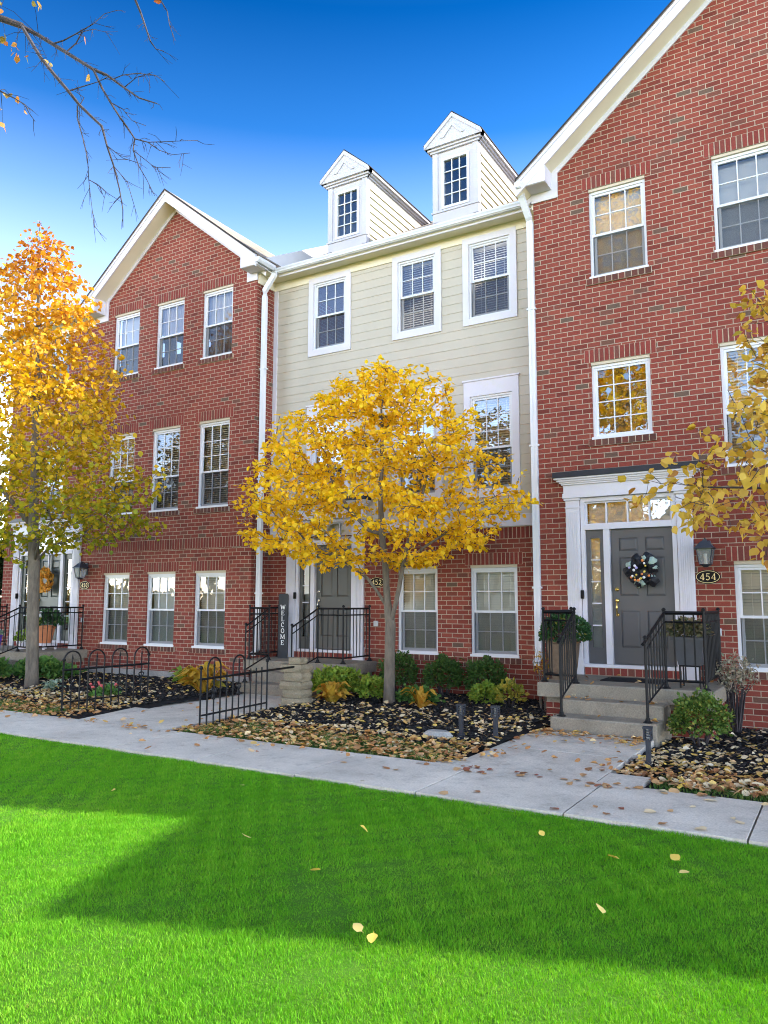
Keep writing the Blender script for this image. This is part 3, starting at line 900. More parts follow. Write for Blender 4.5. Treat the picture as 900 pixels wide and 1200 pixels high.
# ---------------------------------------------------------------- right house
H = thing('brick_townhouse', 'red brick townhouse with a dark wreath on its charcoal door beside the 454 plaque', 'house', (-4.18, YR, 0))
rw = [(-3.25,-2.36,6.755,8.22), (-3.285,-2.385,4.14,5.33), (-1.39,-.45,6.755,8.22), (-1.40,-.46,3.54,5.32), (-1.355,-.45,.675,2.14),
      (.95,1.85,6.755,8.22), (.95,1.85,3.54,5.32), (.95,1.85,.675,2.14), (2.6,3.5,6.755,8.22), (2.6,3.5,3.54,5.32), (2.6,3.5,.675,2.14)]
rdoor = (-3.51, -2.10, .50, 3.20)
m = MB()
wall_cells(m, -4.18, 4.0, -.4, 8.31, YR, brick_holes(rw) + [rdoor])
m.add([(-4.18,YR,8.31),(4.0,YR,8.31),(4.0,YR,8.43),(-.1,YR,11.82),(-4.18,YR,8.44)], [(0,1,2,3,4)])
m.quad((-4.18,YR,-.4),(-4.18,YR,8.44),(-4.18,22,8.44),(-4.18,22,-.4))
m.quad((4.0,YR,-.4),(4.0,22,-.4),(4.0,22,8.43),(4.0,YR,8.43))
m.add([(-4.18,22,-.4),(4.0,22,-.4),(4.0,22,8.43),(-.1,22,11.82),(-4.18,22,8.44)], [(4,3,2,1,0)])
m.build('wall', M['brick'], H)
MB().quad((-4.1,14.6,-.3),(3.9,14.6,-.3),(3.9,14.6,8.3),(-4.1,14.6,8.3)).build('interior_partition', M['interior'], H)
dr = ['shade', None, 'shade', 'slats', 'slats'] + ['slats']*6
for k, (w, d) in enumerate(zip(rw, dr)):
    if k == 1: window(H, *w, YR, fixed=(4,3), dress=d)
    elif k in (3, 6, 9): window(H, *w, YR, frac=.56, up=(3,3), lo=(2,3), dress=d)
    else: window(H, *w, YR, dress=d)
door_unit(H, YR, .51, (-3.75, -1.86, -3.075, -2.165), M['door'], M['brass'])
front_gable(H, -.1, 4.25, 11.5, YR, 12.10, .83, 22.4, -4.35, 4.15)
eave_return(H, -4.35, -3.85, 11.5, YR, 8.33, 8.74, -4.18)
# left eave gutter (runs back along the side) and its downspout
g = MB(); g.prism([(-4.36, 8.50), (-4.25, 8.50), (-4.25, 8.41), (-4.31, 8.41), (-4.36, 8.45)], 'y', 11.47, 22)
g.box(-4.36, -4.25, 11.455, 11.47, 8.42, 8.51)
g.build('gutter', M['vinyl'], H)
MB().box(-4.25, -4.185, 11.9, 22, 8.405, 8.43).build('side_soffit', M['cream'], H)
MB().box(-4.21, -4.185, YR+.01, 22, 8.18, 8.40).build('side_frieze', M['cream'], H)
downspout(H, -4.235, YR-.02, 8.4, .62, [(-4.30, 11.60, 8.42), (-4.30, 11.62, 8.33), (-4.245, 11.81, 8.03), (-4.235, YR-.02, 7.93)])
# outlet cover and hose bib
MB().bbox(-1.66, -1.555, YR-.03, YR+.01, 1.145, 1.245, .006).build('outlet_cover', M['outlet'], H)
hb = MB(); hb.tube([(-1.43,YR+.01,.24),(-1.43,YR-.07,.24),(-1.43,YR-.10,.19)], [.014,.016,.014], 8); hb.tube([(-1.43,YR-.06,.25),(-1.43,YR-.06,.285)], .008, 6); hb.tube([(-1.465,YR-.06,.288),(-1.395,YR-.06,.288)], .010, 6)
hb.build('hose_bib', M['nickel'], H)

# ---------------------------------------------------------------- middle house
H = thing('siding_townhouse', 'pale beige lap-sided townhouse with two roof dormers, between the two brick houses', 'house', (-10.19, YC, 0))
cw_up = [(-9.155,-8.345,6.72,8.155), (-7.145,-6.32,6.72,8.155), (-5.645,-4.825,6.72,8.155)]
cw_mid = [(-9.155,-8.345,3.55,5.275), (-7.145,-6.32,3.55,5.275), (-5.645,-4.825,3.55,5.275)]
cw_gr = [(-7.155,-6.325,.68,2.20), (-5.68,-4.805,.68,2.20)]
cdoor = (-9.50, -8.09, .50, 2.88)
m = MB()
wall_cells(m, -10.18, -4.185, -.4, 2.89, YC, brick_holes(cw_gr) + [cdoor])
m.build('brick_wall', M['brick'], H)
m = MB()
wall_cells(m, -10.18, -4.185, 2.89, 8.45, YC+.005, cw_up + cw_mid + [(-9.50,-8.09,2.89,3.2)], d=.11)
lap_rows(m, -10.14, -4.185, 3.10, 8.20, YC, cw_up + cw_mid + [(-9.9,-7.7,3.0,3.72)])
m.build('siding_wall', M['siding'], H)
MB().box(-10.185, -10.09, YC-.03, YC+.004, 3.10, 8.2).build('corner_board', M['white'], H)
for a, c in ((-10.18, -9.9), (-7.72, -4.185)):
    t = MB(); t.box(a, c, YC-.035, YC+.003, 2.90, 3.09); t.box(a, c, YC-.05, YC+.003, 3.09, 3.105); t.build('band_board', M['white'], H)
for a, c in ((-10.18, -9.9), (-7.72, -4.19)):
    soldier(H, 'soldier_course', a, c, 2.69, 2.89, YC, M['soldier'])
t = MB(); t.box(-10.185, -4.185, YC-.03, YC+.004, 8.20, 8.375); t.build('frieze_board', M['cream'], H)
MB().box(-10.185, -4.23, 12.10, YC+.05, 8.376, 8.40).build('soffit', M['cream'], H)
gutter(H, -9.83, -4.30, 11.99, 8.485)
MB().box(-9.83, -4.23, 12.116, 12.135, 8.34, 8.47).build('fascia', M['white'], H)
slab_roof(H, (-10.18,12.06,8.486), (-4.22,12.06,8.486), (-4.22,17.5,11.75), (-10.18,17.5,11.75), .08)
slab_roof(H, (-10.18,22.94,8.486), (-4.22,22.94,8.486), (-4.22,17.5,11.75), (-10.18,17.5,11.75), .08)
MB().quad((-10.18,22.4,-.4),(-4.19,22.4,-.4),(-4.19,22.4,8.6),(-10.18,22.4,8.6)).build('back_wall', M['siding'], H)
MB().quad((-10.1,15.2,-.3),(-4.2,15.2,-.3),(-4.2,15.2,8.3),(-10.1,15.2,8.3)).build('interior_partition', M['interior'], H)
for w, d in zip(cw_up, (None, 'slats', 'slats')): window(H, *w, YC, casing=True, dress=d)
for w in cw_mid: window(H, *w, YC, casing=True, frac=.56, up=(3,3), lo=(2,3), dress='slats', head=.27)
for w in cw_gr: window(H, *w, YC, dress='slats')
door_unit(H, YC, .51, (-9.74, -7.87, -9.04, -8.15), M['door_warm'], M['nickel'])
downspout(H, -10.06, YC-.49, 8.4, .55, [(-9.83, 11.97, 8.40), (-9.83, 11.97, 8.33), (-10.05, 11.945, 8.03), (-10.06, YC-.49, 7.9)])
MB().bbox(-7.66, -7.57, YC-.03, YC+.01, 1.15, 1.25, .006).build('outlet_cover', M['outlet'], H)

def dormer(xc):
    yf, hw = 12.80, .475
    zr = lambda y: 8.486 + .6*(y-12.06)
    wx0, wx1, wz0, wz1 = xc-.295, xc+.295, 9.20, 10.24
    m = MB()
    wall_cells(m, xc-hw, xc+hw, 8.85, 10.42, yf, [(wx0,wx1,wz0,wz1)], d=.10)
    for x0 in (xc-hw-.012, xc+hw-.10): m.box(x0, x0+.112, yf-.022, yf+.10, 8.95, 10.40)
    m.box(xc-hw-.03, xc+hw+.03, yf-.045, yf+.03, 9.13, 9.165)
    m.box(xc-hw+.1, xc+hw-.1, yf-.02, yf, 8.9, 9.13)
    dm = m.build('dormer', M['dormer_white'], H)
    # side walls in lap siding
    s = MB()
    for sg in (-1, 1):
        x = xc + sg*hw; z = 8.85; e = .165
        while z < 10.40:
            zt = min(z+e, 10.42); k = sg*.026
            y0 = yf + .10; y1 = 12.06 + (zt-8.486)/.6 + .05
            a = [(x+k,y0,z),(x+k,y1,z),(x+sg*.003,y1,zt),(x+sg*.003,y0,zt)]
            bq = [(x,y0,z),(x,y1,z),(x+k,y1,z),(x+k,y0,z)]
            if sg < 0: a.reverse(); bq.reverse()
            s.quad(*a); s.quad(*bq); z = zt
    s.build('dormer_siding', M['dormer_siding'], dm)
    # eaves, frieze, pediment
    yp = 12.66; ho = .62; ze = 10.55; za = 11.08
    p = MB()
    for sg in (-1, 1):
        xi, xo = xc+sg*hw, xc+sg*(hw+.02); a, c = min(xi, xo), max(xi, xo)
        p.box(a, c, yf, 16.0, 10.20, 10.40)
        for q, (o, z0, z1) in enumerate(((.05,10.38,10.42),(.09,10.42,10.46))):
            a, c = sorted((xc+sg*hw, xc+sg*(hw+o))); p.box(a, c, yf-.02, 15.6+q*.06, z0, z1)
        a, c = sorted((xc+sg*hw, xc+sg*(ho-.012))); p.box(a, c, yp+.02, 16.0, 10.46, ze-.015)
    for (o, z0, z1) in ((.05,10.38,10.42),(.09,10.42,10.46)): p.box(xc-hw-o, xc+hw+o, yf-o, yf+.01, z0, z1)
    p.prism([(xc-ho+.012,10.46),(xc+ho-.012,10.46),(xc+ho-.012,ze-.015),(xc,za-.03),(xc-ho+.012,ze-.015)], 'y', yp, yf+.01)
    # rake moulding and raised triangular panel on the pediment
    for sg in (-1, 1):
        p.add([(xc+sg*(ho-.012),yp-.022,ze-.016),(xc,yp-.022,za-.031),(xc,yp-.022,za-.12),(xc+sg*(ho-.012),yp-.022,ze-.10),
               (xc+sg*(ho-.012),yp,ze-.016),(xc,yp,za-.031),(xc,yp,za-.12),(xc+sg*(ho-.012),yp,ze-.10)], [(0,1,2,3),(3,2,6,7),(0,4,5,1),(0,3,7,4)])
        p.add([(xc+sg*.26,yp-.02,10.58),(xc,yp-.02,10.84),(xc,yp-.02,10.78),(xc+sg*.18,yp-.02,10.58),
               (xc+sg*.26,yp,10.58),(xc,yp,10.84),(xc,yp,10.78),(xc+sg*.18,yp,10.58)], [(0,1,2,3),(3,2,6,7),(0,4,5,1),(0,3,7,4)])
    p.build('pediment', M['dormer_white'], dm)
    r = MB()
    for sg in (-1, 1):
        xo = xc+sg*(ho+.004)
        r.add([(xo,yp-.014,ze-.012),(xc,yp-.014,za),(xc,17.3,za),(xo,17.3,ze-.012),(xo,yp-.014,ze-.030),(xc,yp-.014,za-.020),(xc,17.3,za-.03),(xo,17.3,ze-.04)],
              [(0,1,2,3),(7,6,5,4),(0,4,5,1),(3,2,6,7),(0,3,7,4)])
    r.build('dormer_roof', M['shingle_edge'], dm)
    # window
    f = MB(); k = .05; y0 = yf-.02
    f.box(wx0, wx0+k, y0, yf+.09, wz0, wz1); f.box(wx1-k, wx1, y0, yf+.09, wz0, wz1); f.box(wx0+k, wx1-k, y0, yf+.09, wz0, wz0+k); f.box(wx0+k, wx1-k, y0, yf+.09, wz1-k, wz1)
    for i in (1, 2):
        x = wx0+k+(wx1-wx0-2*k)*i/3; f.box(x-.009, x+.009, yf, yf+.02, wz0+k, wz1-k)
    for i in (1, 2, 3):
        z = wz0+k+(wz1-wz0-2*k)*i/4; f.box(wx0+k, wx1-k, yf+.001, yf+.019, z-.009, z+.009)
    f.build('dormer_window', M['vinyl'], dm)
    MB().quad((wx0+k,yf+.022,wz0+k),(wx1-k,yf+.022,wz0+k),(wx1-k,yf+.022,wz1-k),(wx0+k,yf+.022,wz1-k)).build('pane', M['glass'], dm)
    return dm
dormer(-8.575); dormer(-6.065)

# ---------------------------------------------------------------- left house
H = thing('brick_townhouse', 'red brick townhouse with one pointed gable and an orange wreath on its green door', 'house', (-18.35, YR, 0))
lc = [(-14.555,-13.695), (-13.14,-12.275), (-11.72,-10.85)]
lw = [(a, c, z0, z1) for (z0, z1) in ((6.80,8.29), (3.56,5.38), (.66,2.19)) for a, c in lc] + [(-17.0,-16.16,3.56,5.38), (-17.0,-16.16,6.8,8.2)]
ldoor = (-17.66, -15.62, .50, 3.20)
m = MB()
wall_cells(m, -18.35, -10.19, -.4, 8.35, YR, brick_holes(lw) + [ldoor])
m.add([(-15.0,YR,8.35),(-10.19,YR,8.35),(-10.19,YR,8.59),(-12.62,YR,10.51),(-15.0,YR,8.63)], [(0,1,2,3,4)])
m.quad((-10.19,YR,.14),(-10.19,22,.14),(-10.19,22,8.59),(-10.19,YR,8.59))
m.quad((-18.35,22,-.4),(-18.35,YR,-.4),(-18.35,YR,8.4),(-18.35,22,8.4))
m.quad((-10.19,22,-.4),(-18.35,22,-.4),(-18.35,22,8.4),(-10.19,22,8.4))
m.build('wall', M['brick'], H)
MB().quad((-18.3,14.6,-.3),(-10.25,14.6,-.3),(-10.25,14.6,8.3),(-18.3,14.6,8.3)).build('interior_partition', M['interior'], H)
f = MB(); f.box(-15.02, -10.16, YR-.022, YR+.05, -.3, .135); f.box(-10.20, -10.165, YR+.05, YC-.01, -.3, .135); f.build('foundation', M['found'], H)
dr = ['shade','drape','drape','slats','slats','slats','slats','shade','slats','slats','shade']
for k, (w, d) in enumerate(zip(lw, dr)):
    if k in (3,4,5,9): window(H, *w, YR, frac=.58, up=(3,3), lo=(2,3), dress=d, open_bottom=(k == 3))
    else: window(H, *w, YR, dress=d)
soldier(H, 'soldier_course', -15.22, -10.20, 2.71, 2.93, YR, M['soldier'])
soldier(H, 'soldier_course', -18.34, -18.0, 2.71, 2.93, YR, M['soldier'])
door_unit(H, YR, .51, (-17.90, -15.36, -16.96, -16.08), M['door_green'], M['brass'])
front_gable(H, -12.62, 2.60+.08, 11.5, YR, 10.79, .795, 15.4, -15.22, -9.84)
eave_return(H, -15.26, -14.87, 11.5, YR, 8.30, 8.76, -15.2)
eave_return(H, -9.90, -10.35, 11.5, YR, 8.32, 8.74, -10.19)
slab_roof(H, (-18.6,11.48,8.50), (-15.1,11.48,8.50), (-15.1,17.5,11.77), (-18.6,17.5,11.77), .08)
slab_roof(H, (-15.1,12.0,8.782), (-10.19,12.0,8.782), (-10.19,17.5,11.77), (-15.1,17.5,11.77), .08)
slab_roof(H, (-18.6,23,8.50), (-10.19,23,8.50), (-10.19,17.5,11.77), (-18.6,17.5,11.77), .08)
MB().prism([(11.98,8.2),(17.5,11.70),(17.5,11.76),(11.98,8.775)], 'x', -10.215, -10.186).build('step_flashing', M['vinyl'], H)
gutter(H, -18.6, -15.28, 11.44, 8.505)
MB().box(-18.6, -15.28, 11.55, YR, 8.37, 8.395).build('soffit', M['cream'], H)
MB().box(-18.35, -15.21, YR-.03, YR+.004, 8.18, 8.37).build('frieze_board', M['cream'], H)
g = MB(); g.prism([(-9.83, 8.55), (-9.94, 8.55), (-9.94, 8.45), (-9.87, 8.45), (-9.83, 8.50)], 'y', 11.475, 12.02)
g.build('side_gutter', M['vinyl'], H)
MB().box(-10.185, -9.93, YR+.02, 12.40, 8.405, 8.425).build('side_soffit', M['cream'], H)
MB().box(-10.188, -10.162, YR+.02, YC-.01, 8.20, 8.404).build('side_frieze', M['cream'], H)
MB().bbox(-15.24, -15.16, YR-.03, YR+.01, 1.12, 1.22, .006).build('outlet_cover', M['outlet'], H)

# ---------------------------------------------------------------- next house of the row, beyond the right edge
H = thing('brick_townhouse', 'red brick end townhouse with one low gable, standing right of the 454 house', 'house', (4.2, YR, 0))
m = MB()
nw = [(a, a+.86, z0, z1) for (z0, z1) in ((6.80,8.29), (3.56,5.38), (.66,2.19)) for a in (4.9, 6.3, 7.7)]
wall_cells(m, 4.02, 10.4, -.4, 8.35, YR, brick_holes(nw))
m.add([(4.4,YR,8.35),(9.2,YR,8.35),(9.2,YR,8.63),(6.8,YR,10.51),(4.4,YR,8.6)], [(0,1,2,3,4)])
m.quad((10.4,YR,-.4),(10.4,22,-.4),(10.4,22,8.4),(10.4,YR,8.4))
m.build('wall', M['brick'], H)
for w in nw: window(H, *w, YR, dress='slats')
front_gable(H, 6.8, 2.64, 11.5, YR, 10.79, .795, 15.4, 4.2, 9.4)
slab_roof(H, (4.16,12.0,8.782), (9.3,12.0,8.782), (9.3,17.5,11.77), (4.16,17.5,11.77), .08)
slab_roof(H, (9.3,11.48,8.50), (10.7,11.48,8.50), (10.7,17.5,11.77), (9.3,17.5,11.77), .08)
slab_roof(H, (4.16,23,8.50), (10.7,23,8.50), (10.7,17.5,11.77), (4.16,17.5,11.77), .08)

# ================================================================== STOOPS AND RAILINGS
def stoop(label, x0, x1, yf, yw, sx0, sx1, f2, f1, cheek=None, g='concrete stoops at the front doors'):
    t = thing('concrete_stoop', label, 'stoop', ((x0+x1)/2, yf, 0), g)
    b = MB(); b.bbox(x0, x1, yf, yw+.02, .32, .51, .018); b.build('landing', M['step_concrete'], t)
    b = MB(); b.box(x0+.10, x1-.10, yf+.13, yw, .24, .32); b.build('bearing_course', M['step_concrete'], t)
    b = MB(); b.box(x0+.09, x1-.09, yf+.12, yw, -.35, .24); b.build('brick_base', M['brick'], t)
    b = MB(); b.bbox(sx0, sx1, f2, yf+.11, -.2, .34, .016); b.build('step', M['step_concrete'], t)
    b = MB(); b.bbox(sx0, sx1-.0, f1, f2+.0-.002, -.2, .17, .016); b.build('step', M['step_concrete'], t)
    return t
stoop('weathered concrete stoop of three steps at the charcoal 454 door', -3.76, -1.46, 10.40, YR, -3.32, -2.02, 10.06, 9.64)
stoop('concrete stoop under the middle house door, beside the WELCOME board', -9.97, -7.60, 11.42, YC, -9.42, -8.22, 11.04, 10.66)
stoop('concrete stoop at the green door behind the left tree', -18.1, -14.98, 10.45, YR, -17.3, -15.55, 10.12, 9.76)

def railing(label, nodes, group, thick=.019, cap=False):
    """nodes: (x, y, z foot, z top of rail)"""
    t = thing('stair_railing', label, 'railing', (nodes[0][0], nodes[0][1], nodes[0][2]), group)
    mt = M['black_metal']
    for i, (x, y, zf, zt) in enumerate(nodes):
        b = MB(); b.bar((x,y,zf), (x,y,zt+.03), .026); b.build('post', mt, t)
        p = MB(); p.lathe(x, y, [(.055,zf+.001),(.055,zf+.012),(.034,zf+.022),(.024,zf+.06)], 8); p.build('post_foot', mt, t)
        p = MB(); p.lathe(x, y, [(.022,zt+.03),(.030,zt+.036),(.026,zt+.05),(.010,zt+.066)], 8); p.build('post_cap', mt, t)
    for (a, c) in zip(nodes[:-1], nodes[1:]):
        A = Vector((a[0],a[1],a[3])); B = Vector((c[0],c[1],c[3]))
        fa, fc = Vector((a[0],a[1],a[2]+.10)), Vector((c[0],c[1],c[2]+.10))
        if a[2] != c[2]: fa.z += .12
        b = MB(); b.bar(A, B, .034 if cap else .024)
        if cap and a[2] != c[2]: b.bar(A+(A-B).normalized()*.10, A, .034)
        b.build('handrail', mt, t)
        MB().bar(A-Vector((0,0,.115)), B-Vector((0,0,.115)), .017).build('rail', mt, t)
        MB().bar(fa, fc, .020).build('rail', mt, t)
        n = max(1, int(round((B-A).to_2d().length/.115)))
        for k in range(1, n):
            s = k/n; p = A.lerp(B, s); q = fa.lerp(fc, s)
            MB().bar((q.x,q.y,q.z), (p.x,p.y,p.z-.0), .0135).build('baluster', mt, t)
    return t
RG = 'black iron railings on the stoops'
railing('black iron railing on the left of the 454 steps, round the mum planter', [(-3.20,9.74,.17,1.14),(-3.24,10.50,.51,1.47),(-3.68,10.50,.51,1.47),(-3.68,11.78,.51,1.47)], RG, cap=True)
railing('black iron railing on the right of the 454 steps, round the charcoal planter', [(-2.14,9.74,.17,1.14),(-2.06,10.50,.51,1.47),(-1.58,10.50,.51,1.47),(-1.58,11.78,.51,1.47)], RG, cap=True)
railing('black iron railing in front of the downspout, left of the WELCOME board', [(-9.33,10.76,.17,1.16),(-9.40,11.50,.51,1.48),(-9.88,11.50,.51,1.48),(-9.88,12.38,.51,1.48)], RG)
railing('black iron railing in front of the middle grey door, right of the WELCOME board', [(-8.29,10.76,.17,1.16),(-8.27,11.50,.51,1.48),(-7.72,11.50,.51,1.48),(-7.72,12.38,.51,1.48)], RG)
railing('black iron railing in front of the green door, behind the left tree trunk', [(-15.62,9.86,.17,1.16),(-15.62,10.54,.51,1.46),(-15.10,10.54,.51,1.46),(-15.10,11.78,.51,1.46)], RG)
railing('black iron railing at the far left picture edge, by the purple pot', [(-17.2,9.86,.17,1.16),(-17.2,10.54,.51,1.46),(-17.98,10.54,.51,1.46),(-17.98,11.78,.51,1.46)], RG)

# ---------------------------------------------------------------- hooped garden fences
def hoop_fence(label, a, c, hoops, extra=None):
    t = thing('garden_fence', label, 'fence', (a[0], a[1], 0), 'hooped iron garden fences along the walk')
    mt = M['black_metal']
    A, C_ = Vector((*a, 0)), Vector((*c, 0)); L = (C_-A).length; d = (C_-A).normalized()
    P = lambda s, z: A + d*s + Vector((0,0,z))
    n = int(round(L/.135)); st = L/n
    up = .60
    MB().bar(P(-.02, up), P(L+.02, up), .022).build('rail', mt, t)
    MB().bar(P(0, .14), P(L, .14), .018).build('rail', mt, t)
    for k in (0, n):
        b = MB(); b.bar(P(k*st,-.08), P(k*st,.72), .024); b.ball(P(k*st,.745), .028, 8, 6); b.build('end_post', mt, t)
    used = set()
    for h in hoops:
        s0, s1 = h*st, (h+2)*st; r = (s1-s0)/2; mid = (s0+s1)/2
        pts = [P(s0,-.05), P(s0,.73)] + [P(mid-r*math.cos(math.pi*i/10), .73+r*1.0*math.sin(math.pi*i/10)) for i in range(1,10)] + [P(s1,.73), P(s1,-.05)]
        MB().tube(pts, .012, 6).build('hoop', mt, t)
        b = MB(); b.bar(P(mid,-.05), P(mid,.74), .019); b.lathe(*P(mid,0).to_2d(), [(.004,.74),(.016,.76),(.010,.79),(.002,.83)], 6); b.build('picket', mt, t)
        b = MB()
        for sg in (-1, 1):
            q = [P(mid + sg*(.055-.0032*i)*math.sin(i*.55), .40+.075*math.cos(i*.30)+.0*i) for i in range(0, 14)]
            b.tube(q, .010, 5)
        b.build('scroll', mt, t)
        used |= {h, h+1, h+2}
    for k in range(1, n):
        if k in used: continue
        b = MB(); b.bar(P(k*st,-.05), P(k*st,.66), .019); b.build('picket', mt, t)
    if extra:
        MB().bar(P(L, up), Vector(extra), .022).build('connecting_bar', mt, t)
    return t
hoop_fence('black hooped iron garden fence in leaves left of the walk, facing the brick house', (-9.88,7.42), (-9.80,8.95), [0,3,6,9])
hoop_fence('black hooped iron garden fence tied to the stacked stones', (-7.24,7.50), (-7.36,8.98), [1,5], (-7.42,9.72,.60))
# ================================================================== THINGS ON THE WALLS AND STOOPS
def stroke(mb, pts, w, y, d=.004):
    for (x0, z0), (x1, z1) in zip(pts[:-1], pts[1:]):
        L = math.hypot(x1-x0, z1-z0)
        if L < 1e-6: continue
        nx, nz = -(z1-z0)/L*w/2, (x1-x0)/L*w/2
        ex, ez = (x1-x0)/L*w*.25, (z1-z0)/L*w*.25
        mb.prism([(x0+nx-ex,z0+nz-ez),(x0-nx-ex,z0-nz-ez),(x1-nx+ex,z1-nz+ez),(x1+nx+ex,z1+nz+ez)], 'y', y-d-random.uniform(0,.0006), y)
def arc(cx, cz, rx, rz, a0, a1, n=14):
    return [(cx+rx*math.cos(R(a0+(a1-a0)*i/n)), cz+rz*math.sin(R(a0+(a1-a0)*i/n))) for i in range(n+1)]
GL = {
 'W': [([(0,1),(.25,0)],.17),([(.25,0),(.5,.85)],.08),([(.5,.85),(.75,0)],.17),([(.75,0),(1,1)],.08),([(-.12,1),(.14,1)],.06),([(.86,1),(1.12,1)],.06)],
 'E': [([(.2,0),(.2,1)],.17),([(.05,1),(.85,1)],.08),([(.05,0),(.88,0)],.08),([(.2,.52),(.65,.52)],.08),([(.85,1.03),(.85,.78)],.06),([(.88,-.03),(.88,.24)],.06),([(.65,.64),(.65,.40)],.05)],
 'L': [([(.25,0),(.25,1)],.17),([(.05,1),(.45,1)],.07),([(.05,0),(.88,0)],.08),([(.88,-.03),(.88,.26)],.06)],
 'C': [(arc(.52,.5,.42,.49,55,305),.13),([(.80,.98),(.80,.68)],.06)],
 'O': [(arc(.5,.5,.42,.49,0,360,20),.13)],
 'M': [([(.08,0),(.12,1)],.08),([(.12,1),(.5,.12)],.17),([(.5,.12),(.88,1)],.08),([(.88,1),(.92,0)],.17),([(-.05,0),(.22,0)],.06),([(.78,0),(1.05,0)],.06),([(-.02,1),(.16,1)],.06),([(.84,1),(1.02,1)],.06)],
 '4': [([(.72,0),(.72,1)],.18),([(.72,1),(.02,.28)],.08),([(.02,.28),(1,.28)],.10),([(.52,0),(.92,0)],.07)],
 '5': [([(.22,1),(.85,1)],.15),([(.22,1),(.16,.55)],.07),(arc(.44,.31,.40,.33,120,-140),.13)],
 '0': [(arc(.5,.5,.36,.49,0,360,20),.15)],
 '2': [(arc(.48,.70,.36,.29,165,-35),.12),([(.78,.54),(.08,.03)],.11),([(.06,.03),(.90,.03)],.14),([(.9,.0),(.93,.2)],.06)],
}
def text_h(mb, s, xc, zb, h, w, gap, y):
    tot = len(s)*w + (len(s)-1)*gap; x = xc - tot/2
    for ch in s:
        for pts, t in GL[ch]: stroke(mb, [(x+px*w, zb+pz*h) for px, pz in pts], t*h*.9, y)
        x += w + gap

def plaque(label, xc, zc, y, num):
    t = thing('number_plaque', label, 'house number', (xc, y, zc), 'oval house number plaques')
    n = 36
    el = lambda rx, rz: [(xc+rx*math.cos(2*math.pi*k/n), zc+rz*math.sin(2*math.pi*k/n)) for k in range(n)]
    MB().prism(el(.17,.10), 'y', y-.014, y+.004).build('plate', M['plaque'], t)
    b = MB(); o = el(.158,.089); i = el(.151,.082)
    for k in range(n):
        j = (k+1) % n
        b.prism([o[k], o[j], i[j], i[k]], 'y', y-.017, y-.010)
    b.build('border', M['gold'], t)
    b = MB(); text_h(b, num, xc, zc-.043, .086, .058, .018, y-.0145); b.build('digits', M['gold'], t)
    return t
plaque('black oval house number plaque reading 454', -1.70, 1.97, YR, '454')
plaque('black oval house number plaque partly behind a limb of the middle tree', -7.60, 1.97, YC, '452')
plaque('small black oval house number plaque under the far left lantern', -15.18, 1.97, YR, '450')

def lantern(label, xc, y, z):
    t = thing('wall_lantern', label, 'lantern', (xc, y, z), 'wall lanterns beside the doors')
    yc = y-.16
    b = MB(); b.bbox(xc-.06, xc+.06, y-.025, y+.01, z+.05, z+.33, .012); b.build('back_plate', M['slate'], t)
    b = MB(); b.tube([(xc,y-.02,z+.27),(xc,y-.09,z+.34),(xc,yc,z+.35),(xc,yc,z+.30)], .011, 8); b.build('arm', M['slate'], t)
    def ring(r, zz): return [(xc+sx*r, yc+sy*r, zz) for sx, sy in ((-1,-1),(1,-1),(1,1),(-1,1))]
    def frust(b, r0, z0, r1, z1):
        b.add(ring(r0,z0)+ring(r1,z1), [(0,1,5,4),(1,2,6,5),(2,3,7,6),(3,0,4,7),(3,2,1,0),(4,5,6,7)])
    b = MB(); frust(b, .125, z+.215, .045, z+.31); frust(b, .132, z+.20, .128, z+.218); frust(b, .03, z+.31, .026, z+.335); b.build('roof_cap', M['slate'], t)
    b = MB(); frust(b, .062, z-.035, .075, z-.018); frust(b, .025, z-.06, .05, z-.035)
    for sx, sy in ((-1,-1),(1,-1),(1,1),(-1,1)):
        b.bar((xc+sx*.070,yc+sy*.070,z-.02),(xc+sx*.105,yc+sy*.105,z+.205), .012)
    b.build('cage', M['slate'], t)
    b = MB()
    r0, r1 = ring(.066, z-.015), ring(.101, z+.2)
    for k in range(4):
        j = (k+1) % 4; b.quad(r0[k], r0[j], r1[j], r1[k])
    b.build('lantern_glass', M['lamp_glass'], t)
    b = MB(); b.tube([(xc,yc,z-.018),(xc,yc,z+.13)], .024, 10); b.build('candle_tube', M['bulb'], t)
    return t
lantern('dark square wall lantern above the 454 plaque', -1.70, YR, 2.16)
lantern('dark square wall lantern beside the green door, behind the left tree', -15.15, YR, 2.16)

